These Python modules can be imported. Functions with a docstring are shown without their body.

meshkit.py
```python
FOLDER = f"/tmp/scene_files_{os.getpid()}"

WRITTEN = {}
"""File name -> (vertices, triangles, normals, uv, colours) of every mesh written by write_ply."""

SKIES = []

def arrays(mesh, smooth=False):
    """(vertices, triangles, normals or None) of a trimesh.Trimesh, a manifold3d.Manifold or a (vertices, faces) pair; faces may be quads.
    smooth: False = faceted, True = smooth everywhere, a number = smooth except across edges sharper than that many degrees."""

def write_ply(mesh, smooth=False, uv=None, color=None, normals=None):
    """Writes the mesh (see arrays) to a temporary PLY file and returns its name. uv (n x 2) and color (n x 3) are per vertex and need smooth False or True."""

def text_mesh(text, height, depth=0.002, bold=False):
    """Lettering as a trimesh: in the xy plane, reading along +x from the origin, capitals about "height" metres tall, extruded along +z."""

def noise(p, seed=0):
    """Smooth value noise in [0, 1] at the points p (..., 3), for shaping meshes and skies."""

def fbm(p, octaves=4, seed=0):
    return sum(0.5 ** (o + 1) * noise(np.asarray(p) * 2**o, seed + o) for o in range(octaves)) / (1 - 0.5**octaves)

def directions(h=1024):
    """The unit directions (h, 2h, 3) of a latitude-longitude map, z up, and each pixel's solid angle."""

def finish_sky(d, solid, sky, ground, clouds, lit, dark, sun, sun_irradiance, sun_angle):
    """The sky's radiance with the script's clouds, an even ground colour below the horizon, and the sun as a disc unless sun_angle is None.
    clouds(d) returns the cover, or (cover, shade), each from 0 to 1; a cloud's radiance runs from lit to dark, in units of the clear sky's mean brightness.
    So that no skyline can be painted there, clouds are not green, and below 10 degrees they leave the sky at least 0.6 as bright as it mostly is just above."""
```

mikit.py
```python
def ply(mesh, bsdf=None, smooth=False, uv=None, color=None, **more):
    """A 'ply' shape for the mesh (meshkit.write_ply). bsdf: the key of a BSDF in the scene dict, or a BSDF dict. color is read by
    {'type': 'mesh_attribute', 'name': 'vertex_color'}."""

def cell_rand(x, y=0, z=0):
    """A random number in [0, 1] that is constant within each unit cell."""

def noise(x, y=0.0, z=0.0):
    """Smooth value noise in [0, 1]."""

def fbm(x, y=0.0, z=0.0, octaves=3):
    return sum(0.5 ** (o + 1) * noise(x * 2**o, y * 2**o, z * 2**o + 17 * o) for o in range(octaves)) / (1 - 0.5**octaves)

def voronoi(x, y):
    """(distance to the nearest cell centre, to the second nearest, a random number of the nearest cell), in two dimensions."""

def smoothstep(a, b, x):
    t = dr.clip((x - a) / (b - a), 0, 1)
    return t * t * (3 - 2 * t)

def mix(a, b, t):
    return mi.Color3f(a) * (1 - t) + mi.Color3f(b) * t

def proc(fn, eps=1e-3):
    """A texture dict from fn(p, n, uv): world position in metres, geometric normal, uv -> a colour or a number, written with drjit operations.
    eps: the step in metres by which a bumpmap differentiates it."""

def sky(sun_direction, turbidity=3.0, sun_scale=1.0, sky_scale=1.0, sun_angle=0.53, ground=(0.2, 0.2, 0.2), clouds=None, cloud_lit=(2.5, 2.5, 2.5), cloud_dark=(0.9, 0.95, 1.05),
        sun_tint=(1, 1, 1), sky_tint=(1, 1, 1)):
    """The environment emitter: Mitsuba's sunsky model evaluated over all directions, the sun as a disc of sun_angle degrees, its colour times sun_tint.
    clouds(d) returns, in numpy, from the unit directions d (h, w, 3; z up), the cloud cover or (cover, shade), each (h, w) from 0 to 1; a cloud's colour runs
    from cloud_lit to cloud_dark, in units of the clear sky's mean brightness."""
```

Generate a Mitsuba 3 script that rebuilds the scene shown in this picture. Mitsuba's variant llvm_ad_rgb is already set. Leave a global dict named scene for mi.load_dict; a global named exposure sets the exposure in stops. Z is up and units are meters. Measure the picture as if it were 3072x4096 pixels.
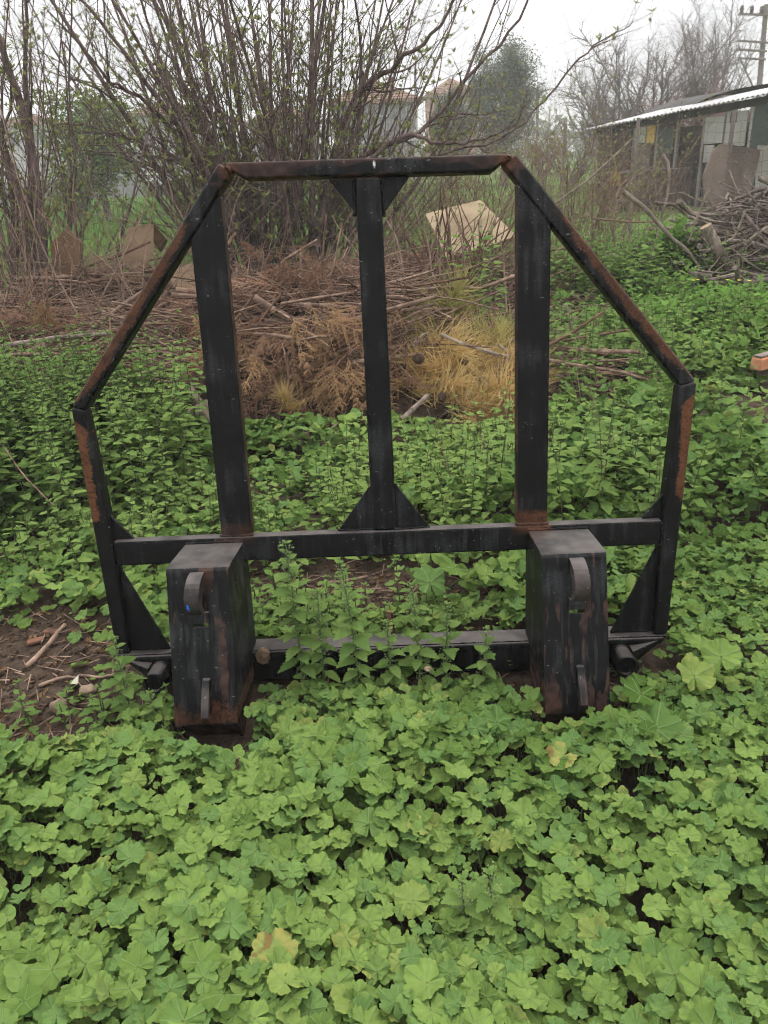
import math, random
import numpy as np, trimesh, shapely
import shapely.geometry as sg
import manifold3d as m3
import drjit as dr
import mitsuba as mi
import mikit, meshkit
from mikit import proc, noise, fbm, voronoi, cell_rand, smoothstep, mix

T = mi.ScalarTransform4f
scene, labels = {'type': 'scene'}, {}
RNG = np.random.default_rng(20240317)
random.seed(5)

# ------------------------------------------------------------------ camera, light, exposure
EYE = np.array([0.0, 0.0, 1.55])
PITCH, ROLL = math.radians(24.3), math.radians(2.9331)
FWD = np.array([0, math.cos(PITCH), -math.sin(PITCH)])
_u0 = np.cross([1.0, 0, 0], FWD)
UP = _u0 * math.cos(ROLL) + np.array([1.0, 0, 0]) * math.sin(ROLL)
scene['camera'] = {'type': 'perspective', 'fov': 51.915, 'fov_axis': 'x', 'near_clip': 0.05, 'far_clip': 2000.0,
                   'to_world': T().look_at(origin=EYE.tolist(), target=(EYE + FWD).tolist(), up=UP.tolist())}
def overcast(d):
    # an even overcast: three times as bright overhead as at the skyline, with faint cloud structure
    s = 1 - np.clip(d[..., 2], 0, 1)
    return np.ones(d.shape[:2]), np.clip(s + 0.16 * (meshkit.fbm(d * [3, 3, 7], 4, 2) - 0.5), 0, 1)
scene['sky'] = mikit.sky((0.25, 0.35, 0.9), turbidity=4, sun_scale=0.12, sun_angle=40, clouds=overcast,
                         cloud_lit=(3.0, 3.0, 3.03), cloud_dark=(1.0, 1.0, 1.02))
exposure = 2.96

# ------------------------------------------------------------------ small helpers
used = {}
def ply(mesh, m, **kw): return mikit.ply(mesh, 'm_' + m, **kw)
def key_for(name, parent=None):
    full = name if parent is None else parent + '__' + name
    n = used.get(full, -1) + 1
    used[full] = n
    return full if n == 0 else f'{full}_{n:03d}'

def tag(k, label=None, cat=None, group=None, kind=None):
    d = labels.setdefault(k, {})
    for a, b in (('label', label), ('category', cat), ('group', group), ('kind', kind)):
        if b: d[a] = b
    return k

def add(name, mesh, mat, parent=None, smooth=False, **kw):
    k = key_for(name, parent)
    scene[k] = ply(mesh, mat, smooth=smooth, **kw)
    return k

def thing(name, label, cat, group=None):
    return tag(key_for(name), label, cat, group)

def cat_mesh(parts):
    vs, fs, n = [], [], 0
    for v, f in parts:
        vs.append(v); fs.append(np.asarray(f) + n); n += len(v)
    return np.vstack(vs), np.vstack(fs)

def man(m):
    q = m.to_mesh()
    return np.asarray(q.vert_properties[:, :3], float), np.asarray(q.tri_verts, int)

def tube(points, radii, sides=6, cap=True):
    p = np.asarray(points, float)
    r = np.broadcast_to(np.asarray(radii, float), (len(p),))
    t = np.gradient(p, axis=0); t /= np.linalg.norm(t, axis=1, keepdims=True) + 1e-12
    ref = np.array([0.31, 0.17, 0.93]) if abs(t[:, 2]).mean() < 0.75 else np.array([0.9, 0.37, 0.1])
    a = np.cross(t, ref); a /= np.linalg.norm(a, axis=1, keepdims=True) + 1e-12
    b = np.cross(t, a)
    ang = np.arange(sides) * 2 * np.pi / sides
    v = (p[:, None] + r[:, None, None] * (np.cos(ang)[None, :, None] * a[:, None] + np.sin(ang)[None, :, None] * b[:, None])).reshape(-1, 3)
    i, j = np.meshgrid(np.arange(len(p) - 1), np.arange(sides), indexing='ij')
    q = np.stack([i * sides + j, (i + 1) * sides + j, (i + 1) * sides + (j + 1) % sides, i * sides + (j + 1) % sides], -1).reshape(-1, 4)
    f = np.vstack([q[:, [0, 1, 2]], q[:, [0, 2, 3]]])
    if cap:
        n = len(v)
        v = np.vstack([v, p[:1], p[-1:]])
        k = np.arange(sides); e = (len(p) - 1) * sides
        f = np.vstack([f, np.stack([k, (k + 1) % sides, k * 0 + n], 1), np.stack([e + (k + 1) % sides, e + k, k * 0 + n + 1], 1)])
    return v, f

def box(lo, hi):
    m = trimesh.creation.box(bounds=[lo, hi]); return np.array(m.vertices), np.array(m.faces)

def rbox(size, r=0.01, seg=8):
    x, y, z = [s / 2 - r for s in size]
    s = m3.Manifold.sphere(r, seg)
    return man(m3.Manifold.batch_hull([s.translate((a * x, b * y, c * z)) for a in (-1, 1) for b in (-1, 1) for c in (-1, 1)]))

def rotz(v, a):
    c, s = math.cos(a), math.sin(a)
    return np.asarray(v) @ np.array([[c, s, 0], [-s, c, 0], [0, 0, 1.0]])

def euler(ax, ay, az):
    ax, ay, az = (np.asarray(x, float) for x in (ax, ay, az))
    cx, sx, cy, sy, cz, sz = np.cos(ax), np.sin(ax), np.cos(ay), np.sin(ay), np.cos(az), np.sin(az)
    o = np.zeros_like(cx + cy + cz); l = o + 1
    Rx = np.stack([np.stack([l, o, o], -1), np.stack([o, cx + o, -sx + o], -1), np.stack([o, sx + o, cx + o], -1)], -2)
    Ry = np.stack([np.stack([cy + o, o, sy + o], -1), np.stack([o, l, o], -1), np.stack([-sy + o, o, cy + o], -1)], -2)
    Rz = np.stack([np.stack([cz + o, -sz + o, o], -1), np.stack([sz + o, cz + o, o], -1), np.stack([o, o, l], -1)], -2)
    return Rz @ Ry @ Rx

def place(v, f, R, pos, sc=1.0, uv=None, cell=None):
    """copies of one template as arrays: R (k,3,3), pos (k,3), sc (k,)"""
    k, n = len(pos), len(v)
    sc = np.broadcast_to(np.asarray(sc, float), (k,))
    V = (np.einsum('kij,nj->kni', R, v) * sc[:, None, None] + pos[:, None]).reshape(-1, 3)
    F = (np.asarray(f)[None] + (np.arange(k) * n)[:, None, None]).reshape(-1, 3)
    if uv is None: return V, F
    U = (uv[None] + cell[:, None]).reshape(-1, 2)
    return V, F, U

def cells(k, rng=RNG, lo=0, hi=60):
    return np.floor(rng.uniform(lo, hi, (k, 2)))

def join3(parts):
    vs, fs, us, n = [], [], [], 0
    for v, f, u in parts:
        vs.append(v); fs.append(f + n); us.append(u); n += len(v)
    return np.vstack(vs), np.vstack(fs), np.vstack(us)

def wander(p0, d, length, n, jig, up=0.0, rng=RNG):
    """a growing branch: n+1 points, each step turned a little and pulled up (or down)"""
    p, d = np.array(p0, float), np.array(d, float); d /= np.linalg.norm(d)
    out = [p.copy()]
    for _ in range(n):
        d = d + rng.normal(0, jig, 3); d[2] += up; d /= np.linalg.norm(d)
        p = p + d * length / n; out.append(p.copy())
    return np.array(out)

# ------------------------------------------------------------------ where the loader frame stands
FS = 0.872                                        # metres per unit of the frame's own drawing
FO = np.array([-0.00295, 2.1476, 0.1985])
_a, _y, _t = math.radians(8.6919), math.radians(-1.5293), math.radians(0.0042)
FA = np.array([[math.cos(_y), -math.sin(_y), 0], [math.sin(_y), math.cos(_y), 0], [0, 0, 1.0]]) @ \
     np.array([[1, 0, 0], [0, math.cos(_a), math.sin(_a)], [0, -math.sin(_a), math.cos(_a)]])
def fw(v): return FO + FS * (np.asarray(v, float) @ FA.T)

def ground_z(x, y):
    p = np.stack([np.asarray(x, float), np.asarray(y, float), np.zeros_like(np.asarray(x, float))], -1)
    near = np.clip(1 - (np.hypot(p[..., 0], p[..., 1]) - 12) / 20, 0, 1)
    z = (meshkit.fbm(p * 1.3, 3, 3) - 0.5) * 0.10 * near + (meshkit.fbm(p * 9, 3, 9) - 0.5) * 0.03 * near
    flat = np.clip(1.6 - np.hypot(p[..., 0] / 1.3, (p[..., 1] - 2.05) / 0.7), 0, 1)
    return z * (1 - 0.75 * flat) - 0.008

# ------------------------------------------------------------------ materials
def mat(k, d): scene['m_' + k] = d; return k
def rough(base, r=0.85, spec=0.3, **kw):
    c = {'type': 'rgb', 'value': list(base)} if isinstance(base, (tuple, list)) else base
    return {'type': 'twosided', 'bsdf': {'type': 'principled', 'base_color': c, 'roughness': r, 'specular': spec, **kw}}
def bump(d, fn, eps=1e-3, scale=1.0):
    inner = d['bsdf']
    return {'type': 'twosided', 'bsdf': {'type': 'bumpmap', 'arbitrary': proc(fn, eps), 'scale': scale, 'bsdf': inner}}
def thin(base, trans=0.7, r=0.5, spec=0.35):
    return {'type': 'principledthin', 'base_color': base, 'roughness': r, 'diff_trans': trans, 'eta': 1.3, 'spec_trans': 0.0}

_Ai = (FA.T / FS)
def frame_local(p):
    q = [p.x - FO[0], p.y - FO[1], p.z - FO[2]]
    return [sum(float(_Ai[i, j]) * q[j] for j in range(3)) for i in range(3)]

def seg_d(X, Z, a, b):
    """distance from the line a-b in the frame's plane, positive inside"""
    ax, az = a; bx, bz = b
    L = math.hypot(bx - ax, bz - az)
    return ((X - ax) * (bz - az) - (Z - az) * (bx - ax)) / L

def steel_fn(p, n, uv):
    X, Y, Z = frame_local(p)
    nl = [sum(float(FA[j, i]) * c for j, c in enumerate((n.x, n.y, n.z))) for i in range(3)]
    big, mid = fbm(p.x * 9, p.y * 9, p.z * 9, 3), fbm(p.x * 38, p.y * 38, p.z * 38, 3)
    fine = noise(p.x * 420, p.y * 420, p.z * 420)
    streak = fbm(X * 70, Y * 25 + 7, Z * 5, 3)
    col = mix((0.0022, 0.0023, 0.0027), (0.0052, 0.0054, 0.0062), mid)
    # chalky faded paint: cloudy on the faces, drawn out down the uprights
    chalk = smoothstep(0.50, 0.70, 0.5 * big + 0.5 * streak) * (0.35 + 0.65 * smoothstep(0.45, 0.7, fine))
    col = mix(col, (0.047, 0.048, 0.053), chalk * 0.62)
    # rust on the weathered outer half of the hoop
    dL = dr.minimum(-seg_d(X, Z, (-0.467, 1.572), (-1.049, 0.829)), -seg_d(X, Z, (-1.049, 0.829), (-1.018, -0.06)))
    dR = dr.minimum(seg_d(X, Z, (0.4651, 1.5553), (1.069, 0.823)), seg_d(X, Z, (1.069, 0.823), (1.015, -0.096)))
    d = dr.select(X < 0, dL, dR)
    wob = (fbm(p.x * 26, p.y * 26, p.z * 26, 4) - 0.5) * 0.030 + (noise(p.x * 210, p.y * 210, p.z * 210) - 0.5) * 0.016 + (noise(p.x * 520, p.y * 520, p.z * 520) - 0.5) * 0.010
    ax = dr.abs(X)
    up_diag = smoothstep(0.80, 0.92, Z) * (1 - smoothstep(1.28, 1.56, Z + (big - 0.5) * 0.3))
    post = smoothstep(0.40, 0.44, Z + wob) * (1 - smoothstep(0.74, 0.80, Z + wob))
    band = smoothstep(-0.002, 0.008, 0.033 * up_diag + (0.034 + 0.012 * smoothstep(0.6, 0.75, Z)) * post + wob * 0.75 - d) * smoothstep(0.80, 0.86, ax + 0.45 * up_diag)
    hoop = band * smoothstep(0.02, 0.05, up_diag + post)
    top = smoothstep(1.50, 1.515, Z) * smoothstep(0.48, 0.60, fbm(X * 7 + 3, 0, Z * 16, 3) + 0.30 * smoothstep(1.525, 1.56, Z) - 0.08)
    joint = 0.0
    for jx, jz, jr in ((-0.437, 1.548, 0.030), (0.437, 1.532, 0.034)):
        joint = dr.maximum(joint, 1 - smoothstep(0.6, 1.25, dr.sqrt(dr.square(X - jx) + dr.square(Z - jz)) / jr + (mid - 0.5)))
    foot = (smoothstep(0.455, 0.560, X) * (1 - smoothstep(0.575, 0.60, X)) + 0.6 * smoothstep(0.44, 0.46, X) * (1 - smoothstep(0.5, 0.60, X)) + 0.35 * (1 - smoothstep(-0.48, -0.44, X)) * smoothstep(-0.62, -0.58, X)) \
        * smoothstep(0.30, 0.345, Z) * (1 - smoothstep(0.375, 0.40, Z + wob)) * (1 - smoothstep(0.085, 0.1, dr.abs(Y)))
    # the two hitch boxes: rust in drawn-out streaks, more on the right one and near the ground
    inbox = (1 - smoothstep(0.11, 0.12, dr.abs(ax - 0.61))) * smoothstep(0.0, 0.02, -Y - 0.02)
    st2 = fbm(X * 26 + 11, Y * 4, Z * 3.2, 4)
    right = smoothstep(0.0, 0.1, X)
    boxr = inbox * smoothstep(0.0, 0.045, st2 + 0.10 * (noise(X * 170, Y * 60, Z * 40) - 0.5) - 0.60 + 0.105 * right * (1 - smoothstep(0.14, 0.2, Z)) - 0.12 * smoothstep(0.15, 0.25, Z))
    low = 0.75 * inbox * (1 - right) * smoothstep(0.0, 0.03, -0.125 - Z + 0.15 * (fbm(X * 30 + 2, 0, Z * 6, 4) - 0.45) + 0.03 * (noise(X * 200, 3, Z * 90) - 0.5)) * smoothstep(-0.186, -0.18, Z)
    under = inbox * (1 - smoothstep(-0.215, -0.19, Z)) * 0.55
    edge = smoothstep(0.45, 0.47, ax) * (1 - smoothstep(0.471, 0.474, ax)) * smoothstep(0.36, 0.4, Z) * (0.35 + 0.65 * smoothstep(0.4, 0.6, big))
    r1 = dr.clip(dr.maximum(dr.maximum(hoop, joint), dr.maximum(foot, low)), 0, 1)
    r2 = dr.clip(dr.maximum(dr.maximum(top * 0.75, boxr * 0.85), dr.maximum(under, edge)), 0, 1)
    rust = mix((0.032, 0.014, 0.009), (0.125, 0.050, 0.023), dr.clip(0.25 + 0.9 * (mid - 0.4) + 0.5 * fine - 0.2 + 0.35 * post, 0, 1))
    maroon = mix((0.018, 0.010, 0.009), (0.078, 0.040, 0.030), mid)
    pit = 0.50 + 0.50 * smoothstep(0.25, 0.55, 0.5 * fine + 0.5 * noise(p.x * 130, p.y * 130, p.z * 130))
    col = mix(col, maroon, r2 * (0.55 + 0.45 * smoothstep(0.3, 0.6, mid)))
    col = mix(col, rust, r1 * pit)
    scuff = smoothstep(0.56, 0.74, fbm(X * 95 + 5, Y * 30, Z * 9, 3)) * inbox
    col = mix(col, (0.040, 0.041, 0.045), scuff * 0.35 * (1 - 0.6 * r2))
    proud = inbox * smoothstep(0.016, 0.030, -0.254 - (0.324 - Z) * 0.214 - Y)
    col = mix(col, mix((0.030, 0.020, 0.017), (0.085, 0.072, 0.070), mid), proud * (0.25 + 0.55 * smoothstep(0.4, 0.65, big)))
    # chips of bare metal and bird lime
    chip = smoothstep(0.905, 0.93, noise(p.x * 150, p.y * 150, p.z * 150)) * smoothstep(0.4, 0.6, big)
    col = mix(col, (0.30, 0.29, 0.27), chip * 0.45)
    lime = 1 - smoothstep(0.5, 1.0, dr.sqrt(dr.square((X - 0.022) / 0.005) + dr.square((Z - 1.545) / 0.012)) + (mid - 0.5) * 1.6 + (fine - 0.5))
    col = mix(col, (0.5, 0.5, 0.48), lime * smoothstep(1.5, 1.51, Z))
    blue = 1 - smoothstep(0.6, 1.0, dr.sqrt(dr.square((X + 0.620) / 0.0045) + dr.square((Z - 0.226) / 0.014)) + (mid - 0.5) * 1.2 + (fine - 0.5) * 0.8)
    col = mix(col, (0.03, 0.13, 0.55), blue * smoothstep(0.28, 0.3, -Y))
    # dust that settled on what faces up
    dust = smoothstep(0.75, 0.95, nl[2]) * (0.45 + 0.55 * smoothstep(0.3, 0.65, big)) * (1 - smoothstep(1.4, 1.5, Z))
    col = mix(col, mix((0.060, 0.053, 0.051), (0.120, 0.108, 0.103), mid), dust * 0.92)
    return col
def steel_rough(p, n, uv):
    return 0.24 + 0.46 * fbm(p.x * 22, p.y * 22, p.z * 22, 3)
def steel_bump(p, n, uv):
    return 0.0009 * fbm(p.x * 90, p.y * 90, p.z * 90, 3) + 0.0009 * noise(p.x * 22, p.y * 22, p.z * 22)
mat('steel', {'type': 'twosided', 'bsdf': {'type': 'bumpmap', 'arbitrary': proc(steel_bump, 1e-3), 'scale': 1.0,
     'bsdf': {'type': 'principled', 'base_color': proc(steel_fn), 'roughness': proc(steel_rough), 'specular': 0.16}}})

def soil_fn(p, n, uv):
    a, b, c = fbm(p.x * 3, p.y * 3, 0, 3), fbm(p.x * 40, p.y * 40, p.z * 40, 4), noise(p.x * 260, p.y * 260, 1)
    col = mix((0.026, 0.018, 0.013), (0.098, 0.070, 0.052), dr.clip(0.25 + 1.1 * (b - 0.35) + 0.35 * (c - 0.5) + 0.5 * (a - 0.5), 0, 1))
    far = smoothstep(9.0, 13.0, dr.sqrt(p.x * p.x + p.y * p.y) + 2 * (a - 0.5))
    grass = mix((0.050, 0.100, 0.022), (0.092, 0.155, 0.036), fbm(p.x * 0.9, p.y * 0.9, 4, 4))
    return mix(col, grass, far)
mat('soil', bump(rough(proc(soil_fn), 0.95, 0.15), lambda p, n, uv: 0.030 * fbm(p.x * 50, p.y * 50, p.z * 50, 4), 2e-3))

def leaf_uv(uv):
    cx, cy = dr.floor(uv.x), dr.floor(uv.y)
    return (uv.x - cx) * 2 - 1, (uv.y - cy) * 2 - 1, cell_rand(cx, cy, 3), cell_rand(cx, cy, 8), cx, cy

def mallow_fn(p, n, uv):
    x, y, r1, r2, cx, cy = leaf_uv(uv)
    rad = dr.sqrt(x * x + y * y)
    a = dr.atan2(x, y)
    vein = dr.abs(dr.sin(a * 3.5 * 0.93 + 1.5708))          # seven ribs
    rib = (1 - smoothstep(0.0, 0.11, (1 - vein) * 0.0 + dr.abs(dr.sin(a * 2.72)) * rad)) * smoothstep(0.03, 0.12, rad)
    patch = fbm(p.x * 1.7, p.y * 1.7, 0, 2)
    mott = fbm(p.x * 60, p.y * 60, p.z * 60, 3)
    col = mix((0.074, 0.136, 0.029), (0.190, 0.285, 0.074), dr.clip(r1 * 0.95 + (patch - 0.5) * 1.3 + 0.1, 0, 1))
    col = mix(col, (0.118, 0.215, 0.070), smoothstep(0.55, 0.85, r2) * 0.7)
    yel = smoothstep(0.93, 1.0, cell_rand(cx, cy, 21)) * 0.8
    col = mix(col, (0.30, 0.31, 0.09), yel * (0.35 + 0.65 * smoothstep(0.25, 0.9, rad + (mott - 0.5))))
    col = col * (0.82 + 0.36 * mott)
    col = mix(col, (0.22, 0.32, 0.14), rib * 0.6)
    col = mix(col, (0.14, 0.055, 0.035), (1 - smoothstep(0.02, 0.075, rad)) * 0.45)
    hole = smoothstep(0.86, 0.90, noise(p.x * 210, p.y * 210, p.z * 210)) * smoothstep(0.6, 0.8, cell_rand(cx, cy, 4))
    return mix(col, (0.14, 0.085, 0.035), hole * 0.55)
def yellowed_fn(p, n, uv):
    x, y, r1, r2, cx, cy = leaf_uv(uv)
    m = fbm(p.x * 45, p.y * 45, p.z * 45, 3)
    col = mix((0.30, 0.29, 0.09), (0.20, 0.27, 0.08), smoothstep(0.4, 0.6, m))
    return mix(col, (0.20, 0.115, 0.05), smoothstep(0.60, 0.72, m + 0.25 * dr.sqrt(x * x + y * y) - 0.1) * 0.8)
mat('yellowed_leaf', thin(proc(yellowed_fn), 0.55, 0.6))
def mallow_relief(p, n, uv):
    x, y, r1, r2, cx, cy = leaf_uv(uv)
    rad = dr.sqrt(x * x + y * y)
    rib = 1 - smoothstep(0.0, 0.16, dr.abs(dr.sin(dr.atan2(x, y) * 2.72)) * rad)
    net = fbm(p.x * 130, p.y * 130, p.z * 130, 2)
    return -0.0016 * rib + 0.0022 * net
mat('mallow_leaf', {'type': 'bumpmap', 'arbitrary': proc(mallow_relief, 8e-4), 'scale': 1.0, 'bsdf': thin(proc(mallow_fn), 0.55, 0.42, 0.5)})

def nettle_fn(p, n, uv):
    x, y, r1, r2, cx, cy = leaf_uv(uv)
    patch = fbm(p.x * 1.3 + 5, p.y * 1.3, 0, 2)
    mott = fbm(p.x * 90, p.y * 90, p.z * 90, 2)
    col = mix((0.100, 0.176, 0.044), (0.188, 0.278, 0.074), dr.clip(r1 * 0.8 + (patch - 0.5) * 1.4 + 0.1, 0, 1))
    col = mix(col, (0.165, 0.240, 0.070), smoothstep(0.62, 0.98, r2) * 0.6)
    rib = 1 - smoothstep(0.0, 0.09, dr.abs(x))
    side = smoothstep(0.80, 0.97, dr.abs(dr.sin((y * 1.0 + dr.abs(x) * -0.75) * 14)))
    return mix(col * (0.85 + 0.3 * mott), (0.13, 0.19, 0.085), dr.maximum(rib * 0.5, side * 0.22))
mat('nettle_leaf', thin(proc(nettle_fn), 0.5, 0.55))

def plain_leaf(a, b, scale=0.6):
    def fn(p, n, uv):
        x, y, r1, r2, cx, cy = leaf_uv(uv)
        return mix(a, b, dr.clip(r1 * 0.9 + (fbm(p.x * scale, p.y * scale, p.z * scale, 2) - 0.5) * 0.9, 0, 1)) * (0.8 + 0.4 * r2)
    return fn
mat('shrub_leaf', thin(proc(plain_leaf((0.150, 0.180, 0.055), (0.280, 0.300, 0.115))), 0.8, 0.55))
mat('tree_leaf', thin(proc(plain_leaf((0.085, 0.135, 0.036), (0.180, 0.235, 0.075), 0.5)), 0.8, 0.55))
mat('conifer_leaf', thin(proc(plain_leaf((0.110, 0.130, 0.098), (0.190, 0.210, 0.160), 0.5)), 0.6, 0.6))
mat('grass_blade', thin(proc(plain_leaf((0.095, 0.195, 0.034), (0.175, 0.290, 0.060), 0.4)), 0.8, 0.55))
mat('fresh_leaf', thin(proc(plain_leaf((0.108, 0.215, 0.045), (0.180, 0.300, 0.075), 0.8)), 0.8, 0.5))
mat('dead_frond', thin(proc(plain_leaf((0.190, 0.114, 0.062), (0.430, 0.280, 0.155), 2.2)), 0.6, 0.8))
mat('red_frond', thin(proc(plain_leaf((0.155, 0.090, 0.061), (0.325, 0.198, 0.137), 2.2)), 0.6, 0.8))
mat('pine_needle', thin(proc(plain_leaf((0.420, 0.300, 0.120), (0.680, 0.520, 0.250), 1.6)), 0.7, 0.55))
mat('olive_needle', thin(proc(plain_leaf((0.290, 0.280, 0.090), (0.520, 0.450, 0.180), 1.6)), 0.7, 0.55))
mat('litter_leaf', thin(proc(plain_leaf((0.075, 0.045, 0.026), (0.220, 0.140, 0.075), 6.0)), 0.5, 0.85))
mat('green_stem', rough((0.085, 0.125, 0.045), 0.6))
mat('dark_stem', rough((0.075, 0.085, 0.042), 0.7))

def bark_fn(dark, pale, moss=0.0, f=1.0):
    def fn(p, n, uv):
        a = fbm(p.x * 30 * f, p.y * 30 * f, p.z * 9 * f, 3)
        b = noise(p.x * 160 * f, p.y * 160 * f, p.z * 60 * f)
        c = fbm(p.x * 1.7, p.y * 1.7, p.z * 1.1, 2)
        col = mix(dark, pale, dr.clip(1.3 * (a - 0.28) + 0.35 * (b - 0.5) + 0.5 * (c - 0.5), 0, 1))
        return mix(col, (0.085, 0.105, 0.050), moss * smoothstep(0.5, 0.7, fbm(p.x * 8, p.y * 8, p.z * 4, 2))) if moss else col
    return fn
mat('shrub_bark', rough(proc(bark_fn((0.068, 0.045, 0.041), (0.240, 0.174, 0.160), 0.12)), 0.9, 0.2))
mat('twig_bark', rough(proc(bark_fn((0.085, 0.062, 0.050), (0.200, 0.155, 0.128), 0.15)), 0.9, 0.2))
mat('dry_wood', rough(proc(bark_fn((0.100, 0.064, 0.047), (0.360, 0.255, 0.192))), 0.9, 0.2))
mat('grey_branch', rough(proc(bark_fn((0.085, 0.066, 0.056), (0.320, 0.262, 0.222))), 0.9, 0.2))
mat('brown_stick', rough(proc(bark_fn((0.070, 0.038, 0.027), (0.235, 0.142, 0.100))), 0.9, 0.2))
mat('pale_log', rough(proc(bark_fn((0.115, 0.090, 0.070), (0.370, 0.305, 0.250))), 0.9, 0.2))
mat('far_twig', rough((0.150, 0.125, 0.118), 0.9, 0.2))
mat('red_twig', rough((0.230, 0.135, 0.130), 0.9, 0.2))
mat('cut_end', rough(proc(bark_fn((0.20, 0.14, 0.085), (0.42, 0.32, 0.21), 0, 3)), 0.9, 0.2))
mat('cone_scale', rough(proc(bark_fn((0.040, 0.026, 0.018), (0.160, 0.105, 0.070), 0, 4)), 0.8, 0.2))

def dirty(base, dirt, f=6.0, amt=0.6, streak=False):
    def fn(p, n, uv):
        a = fbm(p.x * f, p.y * f, p.z * (f * 0.3 if streak else f), 4)
        b = noise(p.x * f * 14, p.y * f * 14, p.z * f * 14)
        return mix(base, dirt, dr.clip(smoothstep(0.38, 0.72, a) * amt + 0.12 * b, 0, 1))
    return proc(fn)
mat('tan_board', rough(dirty((0.44, 0.34, 0.225), (0.25, 0.185, 0.12), 5.5, 0.85), 0.8, 0.2))
mat('cardboard', rough(dirty((0.215, 0.150, 0.098), (0.120, 0.080, 0.052), 7, 0.9), 0.9, 0.1))
mat('dark_board', rough(dirty((0.115, 0.070, 0.042), (0.055, 0.036, 0.025), 5, 0.8), 0.9, 0.1))
mat('terracotta', rough(dirty((0.32, 0.150, 0.095), (0.17, 0.088, 0.060), 7, 0.8), 0.9, 0.1))
mat('old_brick', rough(dirty((0.175, 0.088, 0.060), (0.085, 0.050, 0.036), 30, 0.9), 0.95, 0.1))
mat('orange_rust', rough(dirty((0.40, 0.155, 0.075), (0.52, 0.30, 0.19), 14, 0.7), 0.8, 0.2))
mat('concrete', rough(dirty((0.165, 0.128, 0.112), (0.085, 0.064, 0.056), 2.5, 0.9, True), 0.95, 0.1))
mat('roof_sheet', rough(dirty((0.42, 0.435, 0.45), (0.26, 0.255, 0.25), 0.8, 0.7), 0.55, 0.4))
mat('dark_sheet', rough(dirty((0.055, 0.054, 0.053), (0.030, 0.028, 0.027), 1.0, 0.7), 0.8, 0.2))
mat('panel_white', rough(dirty((0.31, 0.295, 0.275), (0.14, 0.110, 0.092), 1.6, 0.8, True), 0.8, 0.2))
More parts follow.
